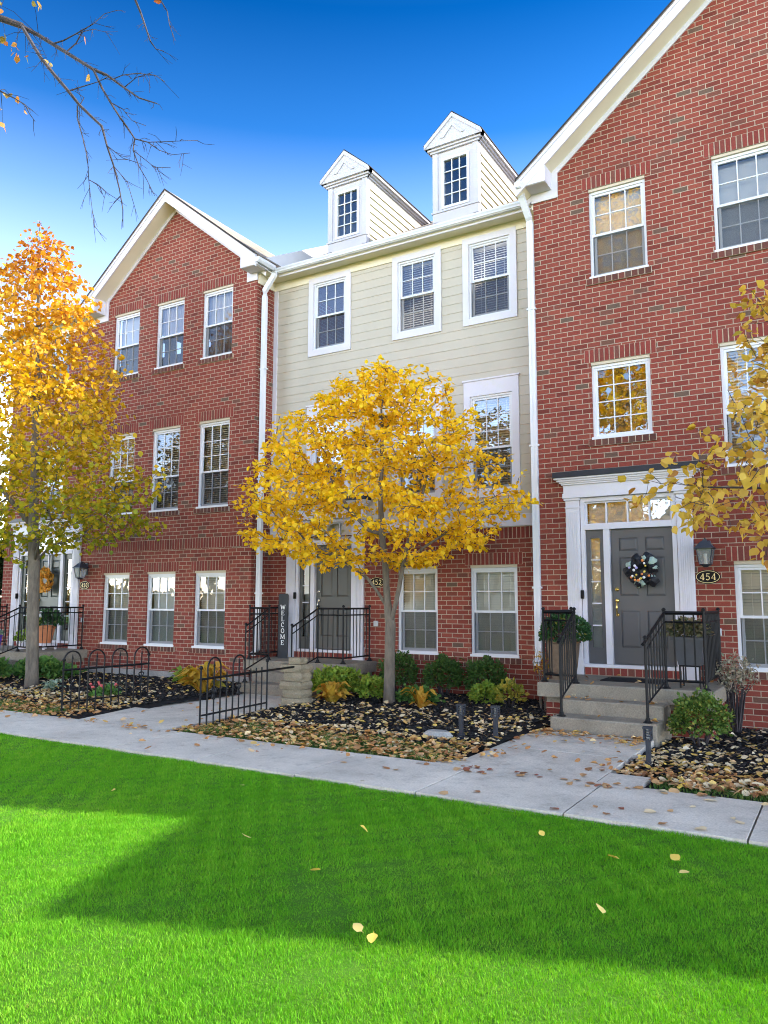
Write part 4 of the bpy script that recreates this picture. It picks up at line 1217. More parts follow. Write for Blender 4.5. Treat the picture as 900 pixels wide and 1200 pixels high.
# wreaths
def wreath_dark():
    cx, cz, y = -2.60, 2.07, YR-.02
    t = thing('door_wreath', 'dark mesh ribbon wreath with pale sage bows and ornaments on the charcoal door', 'wreath', (cx, y, cz))
    rs = random.Random(3)
    b = MB(); pts = [(cx+.17*math.cos(a), y-.04, cz+.17*math.sin(a)) for a in np.linspace(0, 2*math.pi, 33)]
    b.tube(pts, .04, 8, False); b.build('ring', M['mesh_ribbon'], t)
    def loop(b, a, r, sz, lift):
        px, pz = cx+r*math.cos(a), cz+r*math.sin(a)
        u = Vector((math.cos(a+rs.uniform(-.9,.9)), 0, math.sin(a+rs.uniform(-.9,.9)))); v = Vector((-u.z,0,u.x))
        n = 9; V = []
        for i in range(n):
            s = i/(n-1); bulge = math.sin(math.pi*s)
            c = Vector((px, y-.05-lift*bulge-rs.uniform(0,.01), pz)) + u*(s-.35)*sz
            w = sz*(.30+.16*bulge)*(1 + .18*math.sin(s*9))
            V += [c - v*w + Vector((0,.02,0)), c + Vector((0,-.016,0)), c + v*w + Vector((0,.02,0))]
        b.add(V, [(3*i+k, 3*i+k+1, 3*i+k+4, 3*i+k+3) for i in range(n-1) for k in (0,1)])
    b = MB()
    for k in range(38): loop(b, rs.uniform(0, 6.283), rs.uniform(.08,.185), rs.uniform(.11,.16), rs.uniform(.03,.08))
    b.build('black_ribbon', M['mesh_ribbon'], t)
    for a in (1.35, .75, .25, -1.75, -1.45, -.55, 2.6):
        b = MB(); loop(b, a, .17, .125, .06); b.build('sage_bow', M['sage_ribbon'], t)
    for nm, ks in (('orange_bead', 6), ('white_bead', 6), ('purple_bead', 2), ('gold_bead', 5)):
        for k in range(ks):
            a = rs.uniform(0, 6.283); r = rs.uniform(.05, .16)
            b = MB(); c = (cx+r*math.cos(a)*1.0-.02, y-.125-rs.uniform(0,.02), cz+r*math.sin(a)); b.ball(c, rs.uniform(.015,.022), 10, 8)
            b.build('ornament', M[nm], t, True)
wreath_dark()

# ---------------------------------------------------------------- leaves in bulk
LV = np.array([[0,0,0],[-.34,.20,.05],[-.40,.52,.07],[0,1,-.02],[.40,.52,.07],[.34,.20,.05],[0,.5,-.03]])
LF = np.array([[0,6,2,1],[6,3,2,2],[0,5,4,6],[6,4,3,3]])
LT = np.array([[0,6,1],[1,6,2],[2,6,3],[0,5,6],[5,4,6],[4,3,6]])
LV4 = np.array([[0,0,0],[-.36,.45,.06],[0,1,0],[.36,.45,.06]])
LT4 = np.array([[0,2,1],[0,3,2]])
def leaf_cloud(P, D, Nn, S, simple=False, curl=0.0, aspect=1.0):
    """leaves at P, pointing along D, facing Nn, length S -> (V, F)"""
    P = np.asarray(P); D = D/np.linalg.norm(D, axis=1, keepdims=True)
    X = np.cross(D, Nn); X /= (np.linalg.norm(X, axis=1, keepdims=True)+1e-9)
    Z = np.cross(X, D)
    B, T = (LV4, LT4) if simple else (LV, LT)
    S = np.asarray(S).reshape(-1, 1, 1)
    cz = B[None,:,2:3]*(1+curl)
    V = P[:,None,:] + S*(aspect*B[None,:,0:1]*X[:,None,:] + B[None,:,1:2]*D[:,None,:] + cz*Z[:,None,:])
    n = len(P)
    F = (np.arange(n)*len(B))[:,None,None] + T[None]
    return V.reshape(-1,3), F.reshape(-1,3)
def rdir(n, rng, zl=-1, zh=1):
    a = rng.uniform(0, 2*np.pi, n); z = rng.uniform(zl, zh, n); r = np.sqrt(1-np.clip(z,-1,1)**2)
    return np.stack([r*np.cos(a), r*np.sin(a), z], 1)

def shrub(label, cat, name, c, rx, ry, rz, n, size, mat, group=None, flat=.0, seed=0, stems=True, droop=0.0, lump=.12, top=1.0):
    """leafy mound: leaves through an uneven ellipsoid shell on a few real stems"""
    rng = np.random.default_rng(seed+101); rz = rz/1.3
    t = thing(name, label, cat, (c[0], c[1], c[2]), group)
    d = rdir(n, rng, -.35, 1)
    ph = rng.uniform(0, 6.28, 6)
    lumpf = 1 + lump*(np.sin(3*d[:,0]*2+ph[0])*np.cos(2.6*d[:,1]*2+ph[1]) + .7*np.sin(6*d[:,2]+5*d[:,0]+ph[2]) + .5*np.sin(11*d[:,0]+ph[3])*np.sin(9*d[:,1]+ph[4]))
    rr = lumpf * rng.uniform(.45, 1.0, n)**.45
    rr[rng.random(n) < .07] *= 1.16
    sc = np.array([rx, ry, rz])
    P = np.array(c) + np.array([0,0,rz*.62]) + d*rr[:,None]*sc*np.array([1,1,.68])
    P[:,2] = np.maximum(P[:,2], c[2]+.02)
    dirs = d + rng.normal(0, .55, (n,3)); dirs[:,2] += .25 - droop
    nn = rng.normal(0, .6, (n,3)) + np.array([0,0,1]) + d*.5
    V, F = leaf_cloud(P, dirs, nn, size*rng.uniform(.6, 1.25, n))
    mesh_from('foliage', V, F, mat, t)
    if stems:
        b = MB()
        for k in range(9):
            a = rng.uniform(0, 6.28); e = np.array(c) + np.array([rx*.7*math.cos(a), ry*.7*math.sin(a), rz*rng.uniform(.5,.9)])
            s = np.array(c) + np.array([.03*math.cos(a), .03*math.sin(a), -.03])
            mid = (s+e)/2 + np.array([0,0,rz*.1])
            b.tube([s, mid, e], [.012,.009,.004], 5)
        b.build('stems', M['twig'], t)
    return t

def hosta(label, c, r, h, n, mat, seed=0, group=None, name='hosta_plant', cat='plant', wide=.5):
    """arching strap leaves from one crown"""
    rng = np.random.default_rng(seed+55)
    t = thing(name, label, cat, tuple(c), group)
    b = MB()
    for k in range(n):
        a = rng.uniform(0, 6.28); L = r*rng.uniform(.35, 1.05); hh = h*rng.uniform(.4, 1.25); w = L*wide*rng.uniform(.45, .85)
        u = Vector((math.cos(a), math.sin(a), 0)); v = Vector((-u.y, u.x, 0)); tw = rng.uniform(-.5,.5)
        V = []
        for i in range(7):
            s = i/6
            p = Vector(c) + u*L*s + Vector((0,0, hh*math.sin(min(1,s*1.25)*math.pi*.62) - hh*.35*max(0,s-.6)))
            ww = w*math.sin(math.pi*min(1,.08+s*.92))**.8*.5
            V += [p - v*ww + Vector((0,0,ww*(.35+tw))), p, p + v*ww + Vector((0,0,ww*(.35-tw)))]
        b.add(V, [(3*i+q, 3*i+q+1, 3*i+q+4, 3*i+q+3) for i in range(6) for q in (0,1)])
    b.build('leaves', mat, t, True)
    return t

# orange wreath on the green door
def wreath_orange():
    cx, cz, y = -16.53, 2.10, YR-.01
    t = thing('door_wreath', 'orange autumn leaf wreath on the dark green door at far left', 'wreath', (cx, y, cz))
    rng = np.random.default_rng(5); n = 420
    a = rng.uniform(0, 6.283, n); ph = rng.uniform(0, 6.283, n)
    rr = .175 + .075*np.cos(ph)
    P = np.stack([cx+rr*np.cos(a), y-.07-.05*np.sin(ph), cz+rr*np.sin(a)], 1)
    D = np.stack([np.cos(a+rng.uniform(-1.2,1.2,n)), rng.uniform(-.9,-.1,n), np.sin(a+rng.uniform(-1.2,1.2,n))], 1)
    V, F = leaf_cloud(P, D, rng.normal(0,.5,(n,3))+np.array([0,-1,0]), rng.uniform(.06,.11,n))
    mesh_from('leaves', V, F, M['wreath_orange'], t)
    b = MB(); b.tube([(cx+.175*math.cos(q), y-.05, cz+.175*math.sin(q)) for q in np.linspace(0, 6.283, 25)], .04, 8, False); b.build('ring', M['twig'], t)
    MB().box(cx-.014, cx+.014, y-.012, y+.03, cz+.2, cz+.66).build('hanger', M['white'], t)
wreath_orange()

# WELCOME board, leaning on the wall left of the middle door
t = thing('welcome_board', 'tall charcoal board with WELCOME in white letters down it', 'sign', (-9.535, 12.1, .51))
yb = 12.08; x0, x1 = -9.65, -9.42
b = MB(); b.prism([(x0,.512),(x1,.512),(x1,1.735),(x1-.03,1.76),(x0+.03,1.76),(x0,1.735)], 'y', yb, yb+.028); b.build('board', M['chalk'], t)
b = MB()
for k, ch in enumerate('WELCOME'):
    zb = 1.455 - k*.1145; w = .105 if ch in 'WM' else .08; xx = (x0+x1)/2 - w/2
    for pts, tt in GL[ch]: stroke(b, [(xx+px*w, zb+pz*.082) for px, pz in pts], tt*.085, yb)
b.build('letters', M['white_letter'], t)

# planters and pots
def planter_square(label, c, w0, w1, h, mat, n_leaf, lm, size, ph, seed, hang=None):
    t = thing('planter', label, 'planter', c)
    x, y, z = c
    V = [(x-w0,y-w0,z),(x+w0,y-w0,z),(x+w0,y+w0,z),(x-w0,y+w0,z),(x-w1,y-w1,z+h),(x+w1,y-w1,z+h),(x+w1,y+w1,z+h),(x-w1,y+w1,z+h)]
    b = MB().add(V, [(0,1,5,4),(1,2,6,5),(2,3,7,6),(3,0,4,7),(3,2,1,0)])
    b.box(x-w1-.02, x+w1+.02, y-w1-.02, y+w1+.02, z+h-.04, z+h)
    b.build('pot', mat, t)
    return t
# right planter on a stand behind the railing
c = (-1.80, 10.80, .80)
t = planter_square('charcoal square planter of dry sedum behind the right 454 railing', c, .135, .19, .36, M['grey_pot'], 0, None, 0, 0, 1)
b = MB()
for sx in (-1, 1):
    for sy in (-1, 1): b.bar((c[0]+sx*.12, c[1]+sy*.12, .51), (c[0]+sx*.12, c[1]+sy*.12, .80), .016)
b.bar((c[0]-.13,c[1]-.12,.79),(c[0]+.13,c[1]-.12,.79),.014); b.bar((c[0]-.13,c[1]+.12,.79),(c[0]+.13,c[1]+.12,.79),.014)
b.build('stand', M['black_metal'], t)
rng = np.random.default_rng(9); n = 900
d = rdir(n, rng, -.15, 1); P = np.array([c[0]-.04, c[1]-.04, c[2]+.40]) + d*np.array([.30,.27,.20])*rng.uniform(.4,1,n)[:,None]
V, F = leaf_cloud(P, d+rng.normal(0,.5,(n,3))-np.array([0,0,.2]), rng.normal(0,.6,(n,3))+np.array([0,0,1]), rng.uniform(.03,.07,n))
mesh_from('plant', V, F, leafmat('dry sedum', [(0,(.05,.07,.03)),(.5,(.13,.12,.06)),(.8,(.22,.16,.09)),(1,(.08,.10,.05))], .1), t)
# left mum planter
c = (-3.55, 10.95, .51)
t = thing('planter', 'brown planter with round dark green mum behind the left 454 railing', 'planter', c)
b = MB(); b.lathe(c[0], c[1], [(.16,.512),(.20,.70),(.235,1.02),(.25,1.03),(.25,1.07),(.215,1.07),(.21,1.03)], 20); b.build('pot', M['tan_pot'], t)
rng = np.random.default_rng(19); n = 1500
d = rdir(n, rng, -.3, 1); P = np.array([c[0]+.03, c[1], 1.15]) + d*np.array([.36,.34,.29])*(rng.uniform(.5,1,n)**.4)[:,None]
V, F = leaf_cloud(P, d+rng.normal(0,.5,(n,3)), rng.normal(0,.6,(n,3))+d, rng.uniform(.03,.06,n))
mesh_from('plant', V, F, M['leaf_mum'], t)
# dried hydrangea by the right corner of the stoop
c = (-1.36, 11.35, -.10)
t = thing('dried_bush', 'dried brown twiggy plant between the 454 stoop and the brick wall', 'bush', c)
rng = np.random.default_rng(29); b = MB()
for k in range(46):
    a = rng.uniform(0,6.28); e = (c[0]+.30*math.cos(a)*rng.uniform(.2,1), c[1]+.26*math.sin(a)*rng.uniform(.2,1), c[2]+rng.uniform(.55,.95))
    b.tube([(c[0]+.05*math.cos(a), c[1]+.05*math.sin(a), c[2]), ((c[0]+e[0])/2+rng.uniform(-.04,.04), (c[1]+e[1])/2, c[2]+.5), e], [.007,.005,.002], 4)
b.build('stems', M['twig'], t)
n = 600; d = rdir(n, rng); P = np.array([c[0]+.03,c[1],c[2]+.78]) + d*np.array([.30,.28,.26])*rng.uniform(.3,1,n)[:,None]
V, F = leaf_cloud(P, rng.normal(0,1,(n,3)), rng.normal(0,1,(n,3)), rng.uniform(.03,.08,n), aspect=.5); mesh_from('foliage', V, F, M['leaf_dead'], t)
c = (-3.95, 11.2, -.02)
t = thing('dried_bush', 'dry pale stalks rising left of the 454 stoop railing', 'bush', c)
rng = np.random.default_rng(31); b = MB()
for k in range(16):
    a = rng.uniform(0,6.28); e = (c[0]+.22*math.cos(a)*rng.uniform(.2,1)+.05, c[1]+.2*math.sin(a)*rng.uniform(.2,1), c[2]+rng.uniform(.7,1.1))
    b.tube([(c[0]+.04*math.cos(a), c[1]+.04*math.sin(a), c[2]), ((c[0]+e[0])/2+rng.uniform(-.04,.04), (c[1]+e[1])/2, c[2]+.5), e], [.006,.005,.002], 4)
b.build('stems', M['bark'], t)
n = 130; d = rdir(n, rng); P = np.array([c[0]+.05,c[1],c[2]+.75]) + d*np.array([.22,.2,.3])*rng.uniform(.3,1,n)[:,None]
V, F = leaf_cloud(P, rng.normal(0,1,(n,3)), rng.normal(0,1,(n,3)), rng.uniform(.03,.07,n), aspect=.6); mesh_from('foliage', V, F, M['leaf_hosta'], t)
# door mat
b = MB(); b.bbox(-3.05, -2.22, 11.0, 11.5, .511, .528, .006)
tag(b.build('door_mat', M['mat']), 'black rubber door mat on the 454 stoop landing', 'door mat')
# terracotta pot at the green door
c = (-15.75, 11.30, .51)
t = thing('flower_pot', 'terracotta pot of dark leaves and white flowers before the green door', 'flower pot', c)
b = MB(); b.lathe(c[0], c[1], [(.14,.66),(.20,.98),(.225,.985),(.225,1.05),(.19,1.05),(.185,.99)], 18); b.build('pot', M['terracotta'], t)
b = MB(); b.box(c[0]-.2, c[0]+.2, c[1]-.18, c[1]+.18, .60, .655)
for sx in (-1,1):
    for sy in (-1,1): b.box(c[0]+sx*.17-.02, c[0]+sx*.17+.02, c[1]+sy*.15-.02, c[1]+sy*.15+.02, .512, .60)
b.build('stand', M['white'], t)
rng = np.random.default_rng(39); n = 420; d = rdir(n, rng, -.3, 1); P = np.array([c[0]+.05,c[1],1.14]) + d*np.array([.36,.30,.26])*rng.uniform(.4,1,n)[:,None]
V, F = leaf_cloud(P, d+rng.normal(0,.5,(n,3)), rng.normal(0,.6,(n,3))+d, rng.uniform(.06,.11,n)); mesh_from('plant', V, F, M['leaf_mum'], t)
b = MB()
for k in range(7): b.ball((c[0]+rng.uniform(-.08,.16), c[1]-.2+rng.uniform(-.05,.05), 1.28+rng.uniform(-.05,.06)), .04, 8, 6)
b.build('blossom', M['petal_white'], t, True)
c = (-16.75, 10.72, .51)
t = thing('flower_pot', 'small purple glazed pot on the far left stoop', 'flower pot', c)
b = MB(); b.lathe(c[0], c[1], [(.12,.512),(.155,.80),(.165,.80),(.165,.83),(.14,.83),(.135,.80)], 18); b.build('pot', M['purple'], t)
rng = np.random.default_rng(49); n = 120; d = rdir(n, rng, 0, 1); P = np.array([c[0],c[1],.85]) + d*np.array([.17,.17,.15])*rng.uniform(.4,1,n)[:,None]
V, F = leaf_cloud(P, d, rng.normal(0,.6,(n,3))+d, rng.uniform(.05,.09,n)); mesh_from('plant', V, F, M['leaf_silver'], t)
c = (-16.35, 11.15, .51)
t = thing('trailing_plant', 'pale green trailing plant at the foot of the green door', 'plant', c)
rng = np.random.default_rng(59); b = MB(); b.lathe(c[0], c[1], [(.10,.512),(.13,.66),(.14,.66),(.14,.69),(.11,.69)], 14); b.build('pot', M['white'], t)
n = 160; d = rdir(n, rng, -.3, 1); P = np.array([c[0]+.08,c[1],.74]) + d*np.array([.28,.22,.2])*rng.uniform(.3,1,n)[:,None]
V, F = leaf_cloud(P, d+rng.normal(0,.5,(n,3)), rng.normal(0,.6,(n,3))+d, rng.uniform(.05,.10,n)); mesh_from('foliage', V, F, M['leaf_lime'], t)

# stacked stones at the end of the garden fence
t = thing('stone_stack', 'stack of rough mossy stones at the end of the hooped fence', 'stones', (-7.52, 9.86, 0))
rs = random.Random(8); z = -.05
for k, (w, h) in enumerate(((.27,.17),(.25,.13),(.29,.12),(.24,.14),(.28,.12),(.16,.10))):
    n = 9; V = []
    for lev, (zz, s) in enumerate(((z+.004,.93),(z+h*.5,1.02),(z+h-.002,.92))):
        for i in range(n):
            a = 6.283*i/n; q = max(abs(math.cos(a)), abs(math.sin(a)))
            r = w/q*.86*s*rs.uniform(.92,1.06)
            V.append((-7.52+r*math.cos(a)+(k%2)*.03, 9.86+r*.8*math.sin(a), zz))
    F = [tuple(range(n-1,-1,-1)), tuple(range(2*n,3*n))] + [(l*n+i, l*n+(i+1)%n, (l+1)*n+(i+1)%n, (l+1)*n+i) for l in (0,1) for i in range(n)]
    MB().add(V, F).build('stone', M['stone'], t); z += h

# path lights
def path_light(label, x, y, zb):
    t = thing('path_light', label, 'path light', (x, y, zb), 'low bollard lights along the beds')
    b = MB(); b.box(x-.022, x+.022, y-.022, y+.022, zb-.1, zb+.26); b.box(x-.032, x+.032, y-.032, y+.032, zb-.02, zb+.05); b.build('post', M['slate'], t)
    b = MB(); b.box(x-.045, x+.045, y-.045, y+.045, zb+.375, zb+.395); b.box(x-.036, x+.036, y-.036, y+.036, zb+.26, zb+.275)
    for sx in (-1,1):
        for sy in (-1,1): b.box(x+sx*.032-.008, x+sx*.032+.008, y+sy*.032-.008, y+sy*.032+.008, zb+.27, zb+.38)
    for zz in (.30,.325,.35): b.box(x-.037, x+.037, y-.037, y+.037, zb+zz, zb+zz+.006)
    b.build('louvre_head', M['slate'], t)
    b = MB(); b.tube([(x,y,zb+.27),(x,y,zb+.37)], .02, 8); b.build('lens', M['lamp_glass'], t)
path_light('short dark bollard light in mulch below the middle tree', -4.03, 8.53, 0)
path_light('short dark bollard light beside the walk left of the 454 steps', -3.62, 8.60, 0)
path_light('short dark bollard light right of the 454 steps, before the boxwood', -1.83, 8.30, -.05)
b = MB(); rs = random.Random(4)
V = []; n = 8
for zz, s in ((-.03,.9),(.04,1.0),(.085,.7)):
    for i in range(n): V.append((-4.27+.19*s*math.cos(6.283*i/n)*rs.uniform(.85,1.1), 8.40+.12*s*math.sin(6.283*i/n)*rs.uniform(.85,1.1), zz))
b.add(V, [tuple(range(n-1,-1,-1)), tuple(range(2*n,3*n))] + [(l*n+i, l*n+(i+1)%n, (l+1)*n+(i+1)%n, (l+1)*n+i) for l in (0,1) for i in range(n)])
tag(b.build('rock', M['rock']), 'flat grey rock among leaves in front of the middle mulch bed', 'rock')

# ---------------------------------------------------------------- shrubs
G_BOX = 'clipped boxwoods under the windows'
shrub('round clipped dark boxwood under the middle house, just left of the lime plants', 'bush', 'boxwood', (-5.22,12.0,-.03), .32,.31,.70, 2600, .042, M['leaf_box'], G_BOX, seed=1, lump=.15)
shrub('round clipped dark boxwood between the two middle ground windows', 'bush', 'boxwood', (-6.02,12.05,-.03), .32,.31,.68, 2600, .042, M['leaf_box'], G_BOX, seed=2, lump=.15)
shrub('round clipped dark boxwood half hidden by the middle tree trunk', 'bush', 'boxwood', (-6.88,12.0,-.03), .33,.31,.72, 2400, .042, M['leaf_box'], G_BOX, seed=3, lump=.15)
shrub('fresh green boxwood in front of the right end of the 454 stoop', 'bush', 'boxwood', (-1.60,10.02,-.12), .31,.30,.62, 2600, .042, leafmat('fresh boxwood leaves', [(0,(.05,.10,.02)),(.6,(.10,.17,.03)),(.9,(.16,.22,.04)),(1,(.35,.30,.06))], .2), G_BOX, seed=4, lump=.15)
shrub('large bright lime green feathery shrub left of the middle tree trunk', 'bush', 'lime_shrub', (-7.45,10.9,-.03), .42,.34,.52, 2300, .06, M['leaf_lime'], None, seed=5, lump=.16)
shrub('smaller lime green shrub touching the middle tree trunk', 'bush', 'lime_shrub', (-6.72,10.9,-.03), .26,.24,.40, 1200, .06, M['leaf_lime'], None, seed=6, lump=.18)
shrub('low green plant right behind the middle tree trunk', 'bush', 'low_shrub', (-5.95,11.0,-.03), .32,.26,.28, 800, .06, M['leaf_green'], None, seed=16, lump=.2)
shrub('small lime green plant in front of the rightmost middle boxwood', 'bush', 'lime_shrub', (-4.95,11.35,-.03), .22,.20,.36, 900, .055, M['leaf_lime'], None, seed=7, lump=.15)
shrub('small yellow-green plant in mulch just left of the 454 stoop', 'bush', 'yellow_shrub', (-4.52,11.3,-.03), .20,.18,.42, 260, .07, leafmat('yellow green leaves', [(0,(.20,.24,.04)),(.6,(.45,.40,.06)),(1,(.55,.40,.08))], .3), None, seed=8, lump=.2)
hosta('yellowed hosta beside the walk, in front of the brick corner and downspout', (-9.75,10.15,-.02), .50,.42, 70, M['leaf_hosta'], 1)
hosta('yellowed hosta in front of the stacked stones and lime shrub', (-7.02,10.15,-.02), .36,.30, 46, M['leaf_hosta'], 2)
hosta('yellowed hosta at the foot of the middle tree trunk, right side', (-5.55,10.35,-.02), .33,.30, 34, M['leaf_hosta'], 3)
hosta('green hosta left behind the left fence and below the brick windows', (-11.3,11.2,-.02), .34,.28, 26, M['leaf_lime'], 4)
hosta('small green hosta beside the big yellowed one at the brick foundation', (-10.6,11.1,-.02), .26,.16, 18, M['leaf_lime'], 5)
shrub('dark leafy shrub below the green door stoop, right of the left tree', 'bush', 'leafy_shrub', (-14.3,10.25,-.02), .75,.38,.40, 1000, .11, M['leaf_green'], None, seed=9, lump=.18)
shrub('dark leafy shrub below the green door stoop, left of the left tree', 'bush', 'leafy_shrub', (-15.1,9.55,-.02), .42,.38,.42, 800, .10, M['leaf_green'], None, seed=10, lump=.18)
hosta('pale silvery plant at the foot of the left tree', (-12.35,9.05,-.02), .28,.20, 24, M['leaf_silver'], 6, name='silver_plant')
hosta('pale silvery plant inside the left garden fence', (-11.15,9.4,-.02), .26,.18, 22, M['leaf_silver'], 7, name='silver_plant')
t = thing('flowering_plant', 'low plant with red blossoms inside the left garden fence', 'plant', (-10.75,8.9,0))
rng = np.random.default_rng(77); n = 260; d = rdir(n, rng, 0, 1); P = np.array([-10.75,8.9,.0]) + d*np.array([.30,.26,.2])*rng.uniform(.4,1,n)[:,None]
V, F = leaf_cloud(P, d+rng.normal(0,.4,(n,3)), d+rng.normal(0,.5,(n,3)), rng.uniform(.05,.09,n)); mesh_from('foliage', V, F, M['leaf_green'], t)
b = MB()
for k in range(12): b.ball((-10.75+rng.uniform(-.26,.26), 8.9+rng.uniform(-.22,.2), rng.uniform(.14,.24)), .025, 7, 5)
b.build('blossom', M['petal_red'], t, True)
shrub('tall dark evergreen hedge beyond the left end of the brick house', 'hedge', 'hedge', (-20.6,12.5,-.05), 1.3,1.2,3.6, 5000, .16, M['leaf_dark'], None, seed=12, lump=.08)
# ================================================================== TREES
def colonize(start_pts, attr, step=.14, di=.9, dk=.22, iters=140, seed=0, bias=(0,0,.12)):
    """space colonisation; start_pts: list of (point, parent index)"""
    pts = [np.array(p, float) for p, _ in start_pts]; par = [q for _, q in start_pts]
    A = np.array(attr, float)
    for it in range(iters):
        if len(A) == 0: break
        Pn = np.array(pts)
        d2 = ((A[:,None,:]-Pn[None])**2).sum(-1)
        near = d2.argmin(1); dm = np.sqrt(d2[np.arange(len(A)), near])
        ok = dm < di
        if not ok.any(): di *= 1.4; continue
        acc = {}
        for a, k in zip(A[ok], near[ok]):
            v = a - Pn[k]; acc.setdefault(k, []).append(v/(np.linalg.norm(v)+1e-9))
        new = []
        for k, vs in acc.items():
            v = np.sum(vs, 0); v = v/(np.linalg.norm(v)+1e-9) + np.array(bias); v /= np.linalg.norm(v)
            q = Pn[k] + v*step
            if ((Pn-q)**2).sum(1).min() < (step*.55)**2: continue
            new.append((q, k))
        if not new:
            A = np.delete(A, np.argsort(dm)[:max(1, len(A)//20)], axis=0); continue
        for q, k in new: pts.append(q); par.append(k)
        Pn = np.array(pts[-len(new):])
        d = np.sqrt(((A[:,None,:]-Pn[None])**2).sum(-1)).min(1)
        A = A[d > dk]
    return np.array(pts), par

def skeleton(pts, par, tip=.0045, power=2.35, fixed=None):
    n = len(pts); ch = [[] for _ in range(n)]
    for i, p in enumerate(par):
        if p >= 0: ch[p].append(i)
    r = np.zeros(n)
    for i in range(n-1, -1, -1):
        r[i] = tip if not ch[i] else max(tip, sum(r[c]**power for c in ch[i])**(1/power))
    if fixed:
        for i, v in fixed.items(): r[i] = v
    return r, ch

def tubes_from(pts, par, r, ch, mb, nmax=10, flare=0):
    stack = [0]; n = len(pts)
    while stack:
        s = stack.pop()
        chain = [par[s], s] if par[s] >= 0 else [s]
        i = s
        while ch[i]:
            c = sorted(ch[i], key=lambda k: -r[k])
            stack.extend(c[1:]); i = c[0]; chain.append(i)
        if len(chain) < 2: continue
        P = [pts[k] for k in chain]; rad = [r[k] for k in chain]
        if par[s] >= 0: rad[0] = min(r[par[s]]*.9, rad[1]*1.25)
        k = 10 if rad[min(1, len(rad)-1)] > .05 else (6 if rad[min(1,len(rad)-1)] > .015 else 4)
        mb.tube(P, rad, k)

def tree(label, name, base, trunk, forks, env, n_attr, leaf_fn, lmat, bmat, group, seed, step=.15, tip=.0045, trunk_r=.15, base_r=None, leaf_n=2.2, leaf_size=.09, power=2.35, dk=.22, maxr=None, start_twig=.014, thin=1.55, spread=.10, wob=.02):
    rng = np.random.default_rng(seed)
    t = thing(name, label, 'tree', base, group)
    sp = []; idx = -1
    rs = random.Random(seed)
    for k, p in enumerate(trunk): sp.append((p, k-1))
    ends = []
    for (at, line) in forks:
        prev = at
        for p in line:
            sp.append((p, prev)); prev = len(sp)-1
    A = env(rng, n_attr)
    pts, par = colonize(sp, A, step, di=1.1, dk=dk, seed=seed)
    pts[len(sp):] += rng.normal(0, wob, (len(pts)-len(sp), 3))
    r, ch = skeleton(pts, par, tip, power)
    rt = r[min(2, len(trunk)-1)]
    r = tip + (trunk_r-tip)*np.clip((r-tip)/(rt-tip), 0, 2)**thin
    r[0] = base_r or trunk_r*1.35
    if len(trunk) > 1: r[1] = max(r[1], trunk_r*1.06)
    for k in range(1, len(pts)):
        if r[k] > r[par[k]]: r[k] = r[par[k]]
    mb = MB(); tubes_from(pts, par, r, ch, mb)
    mb.build('trunk', bmat, t, True)
    tw = np.where(r < start_twig)[0]; tw = tw[tw >= len(sp)]
    P, D, Nn, S = leaf_fn(pts, par, tw, rng)
    print('TREE', name, len(pts), len(tw), len(P))
    V, F = leaf_cloud(P, D, Nn, S)
    mesh_from('crown', V, F, lmat, t)
    return t

def drooping(leaf_n, size, spread=.09, cen=None, droop=.45, up=1.0):
    def f(pts, par, tw, rng):
        k = rng.choice(tw, int(len(tw)*leaf_n))
        P = pts[k] + rng.normal(0, spread, (len(k),3))*np.array([1,1,.6])
        tang = pts[k] - pts[np.array(par)[k]]
        tang /= (np.linalg.norm(tang, axis=1, keepdims=True)+1e-9)
        D = tang*.7 + rng.normal(0, .6, (len(k),3)); D[:,2] -= droop
        Nn = rng.normal(0, .55, (len(k),3)) + np.array([0,0,up])
        return P, D, Nn, size*rng.uniform(.65, 1.2, len(k))
    return f

# ---- middle tree (golden), in the bed
def env_mid(rng, n):
    out = []
    prof_z = [2.15, 2.5, 2.9, 3.4, 3.9, 4.4, 4.85, 5.2, 5.42]
    prof_r = [1.0, 2.30, 2.52, 2.34, 2.06, 1.78, 1.40, .90, .2]
    while len(out) < n:
        z = rng.uniform(2.15, 5.42); R0 = np.interp(z, prof_z, prof_r)
        a = rng.uniform(0, 6.283); q = rng.uniform(.12, 1)**.55
        R1 = R0*(1 + .07*math.sin(3*a+z*2.1) + .06*math.sin(5*a-z*3.7) + .05*math.sin(9*z+a))
        x, y = R1*q*math.cos(a), R1*q*math.sin(a)
        y = y*.80 if y < 0 else y*.56
        if z < 2.75 and q < .60 and rng.random() < .75: continue
        if math.sin(6.283*(z + .16*math.hypot(x, y) + .05*math.sin(3*a))/.46) < -.25 and rng.random() < .8: continue
        if z < 3.0 and abs(x) < .8 and q < .7: continue
        out.append((-6.52 + x + .13*max(0, z-3.6), 10.55 + y, z + .10*math.sin(4*a)))
    return out
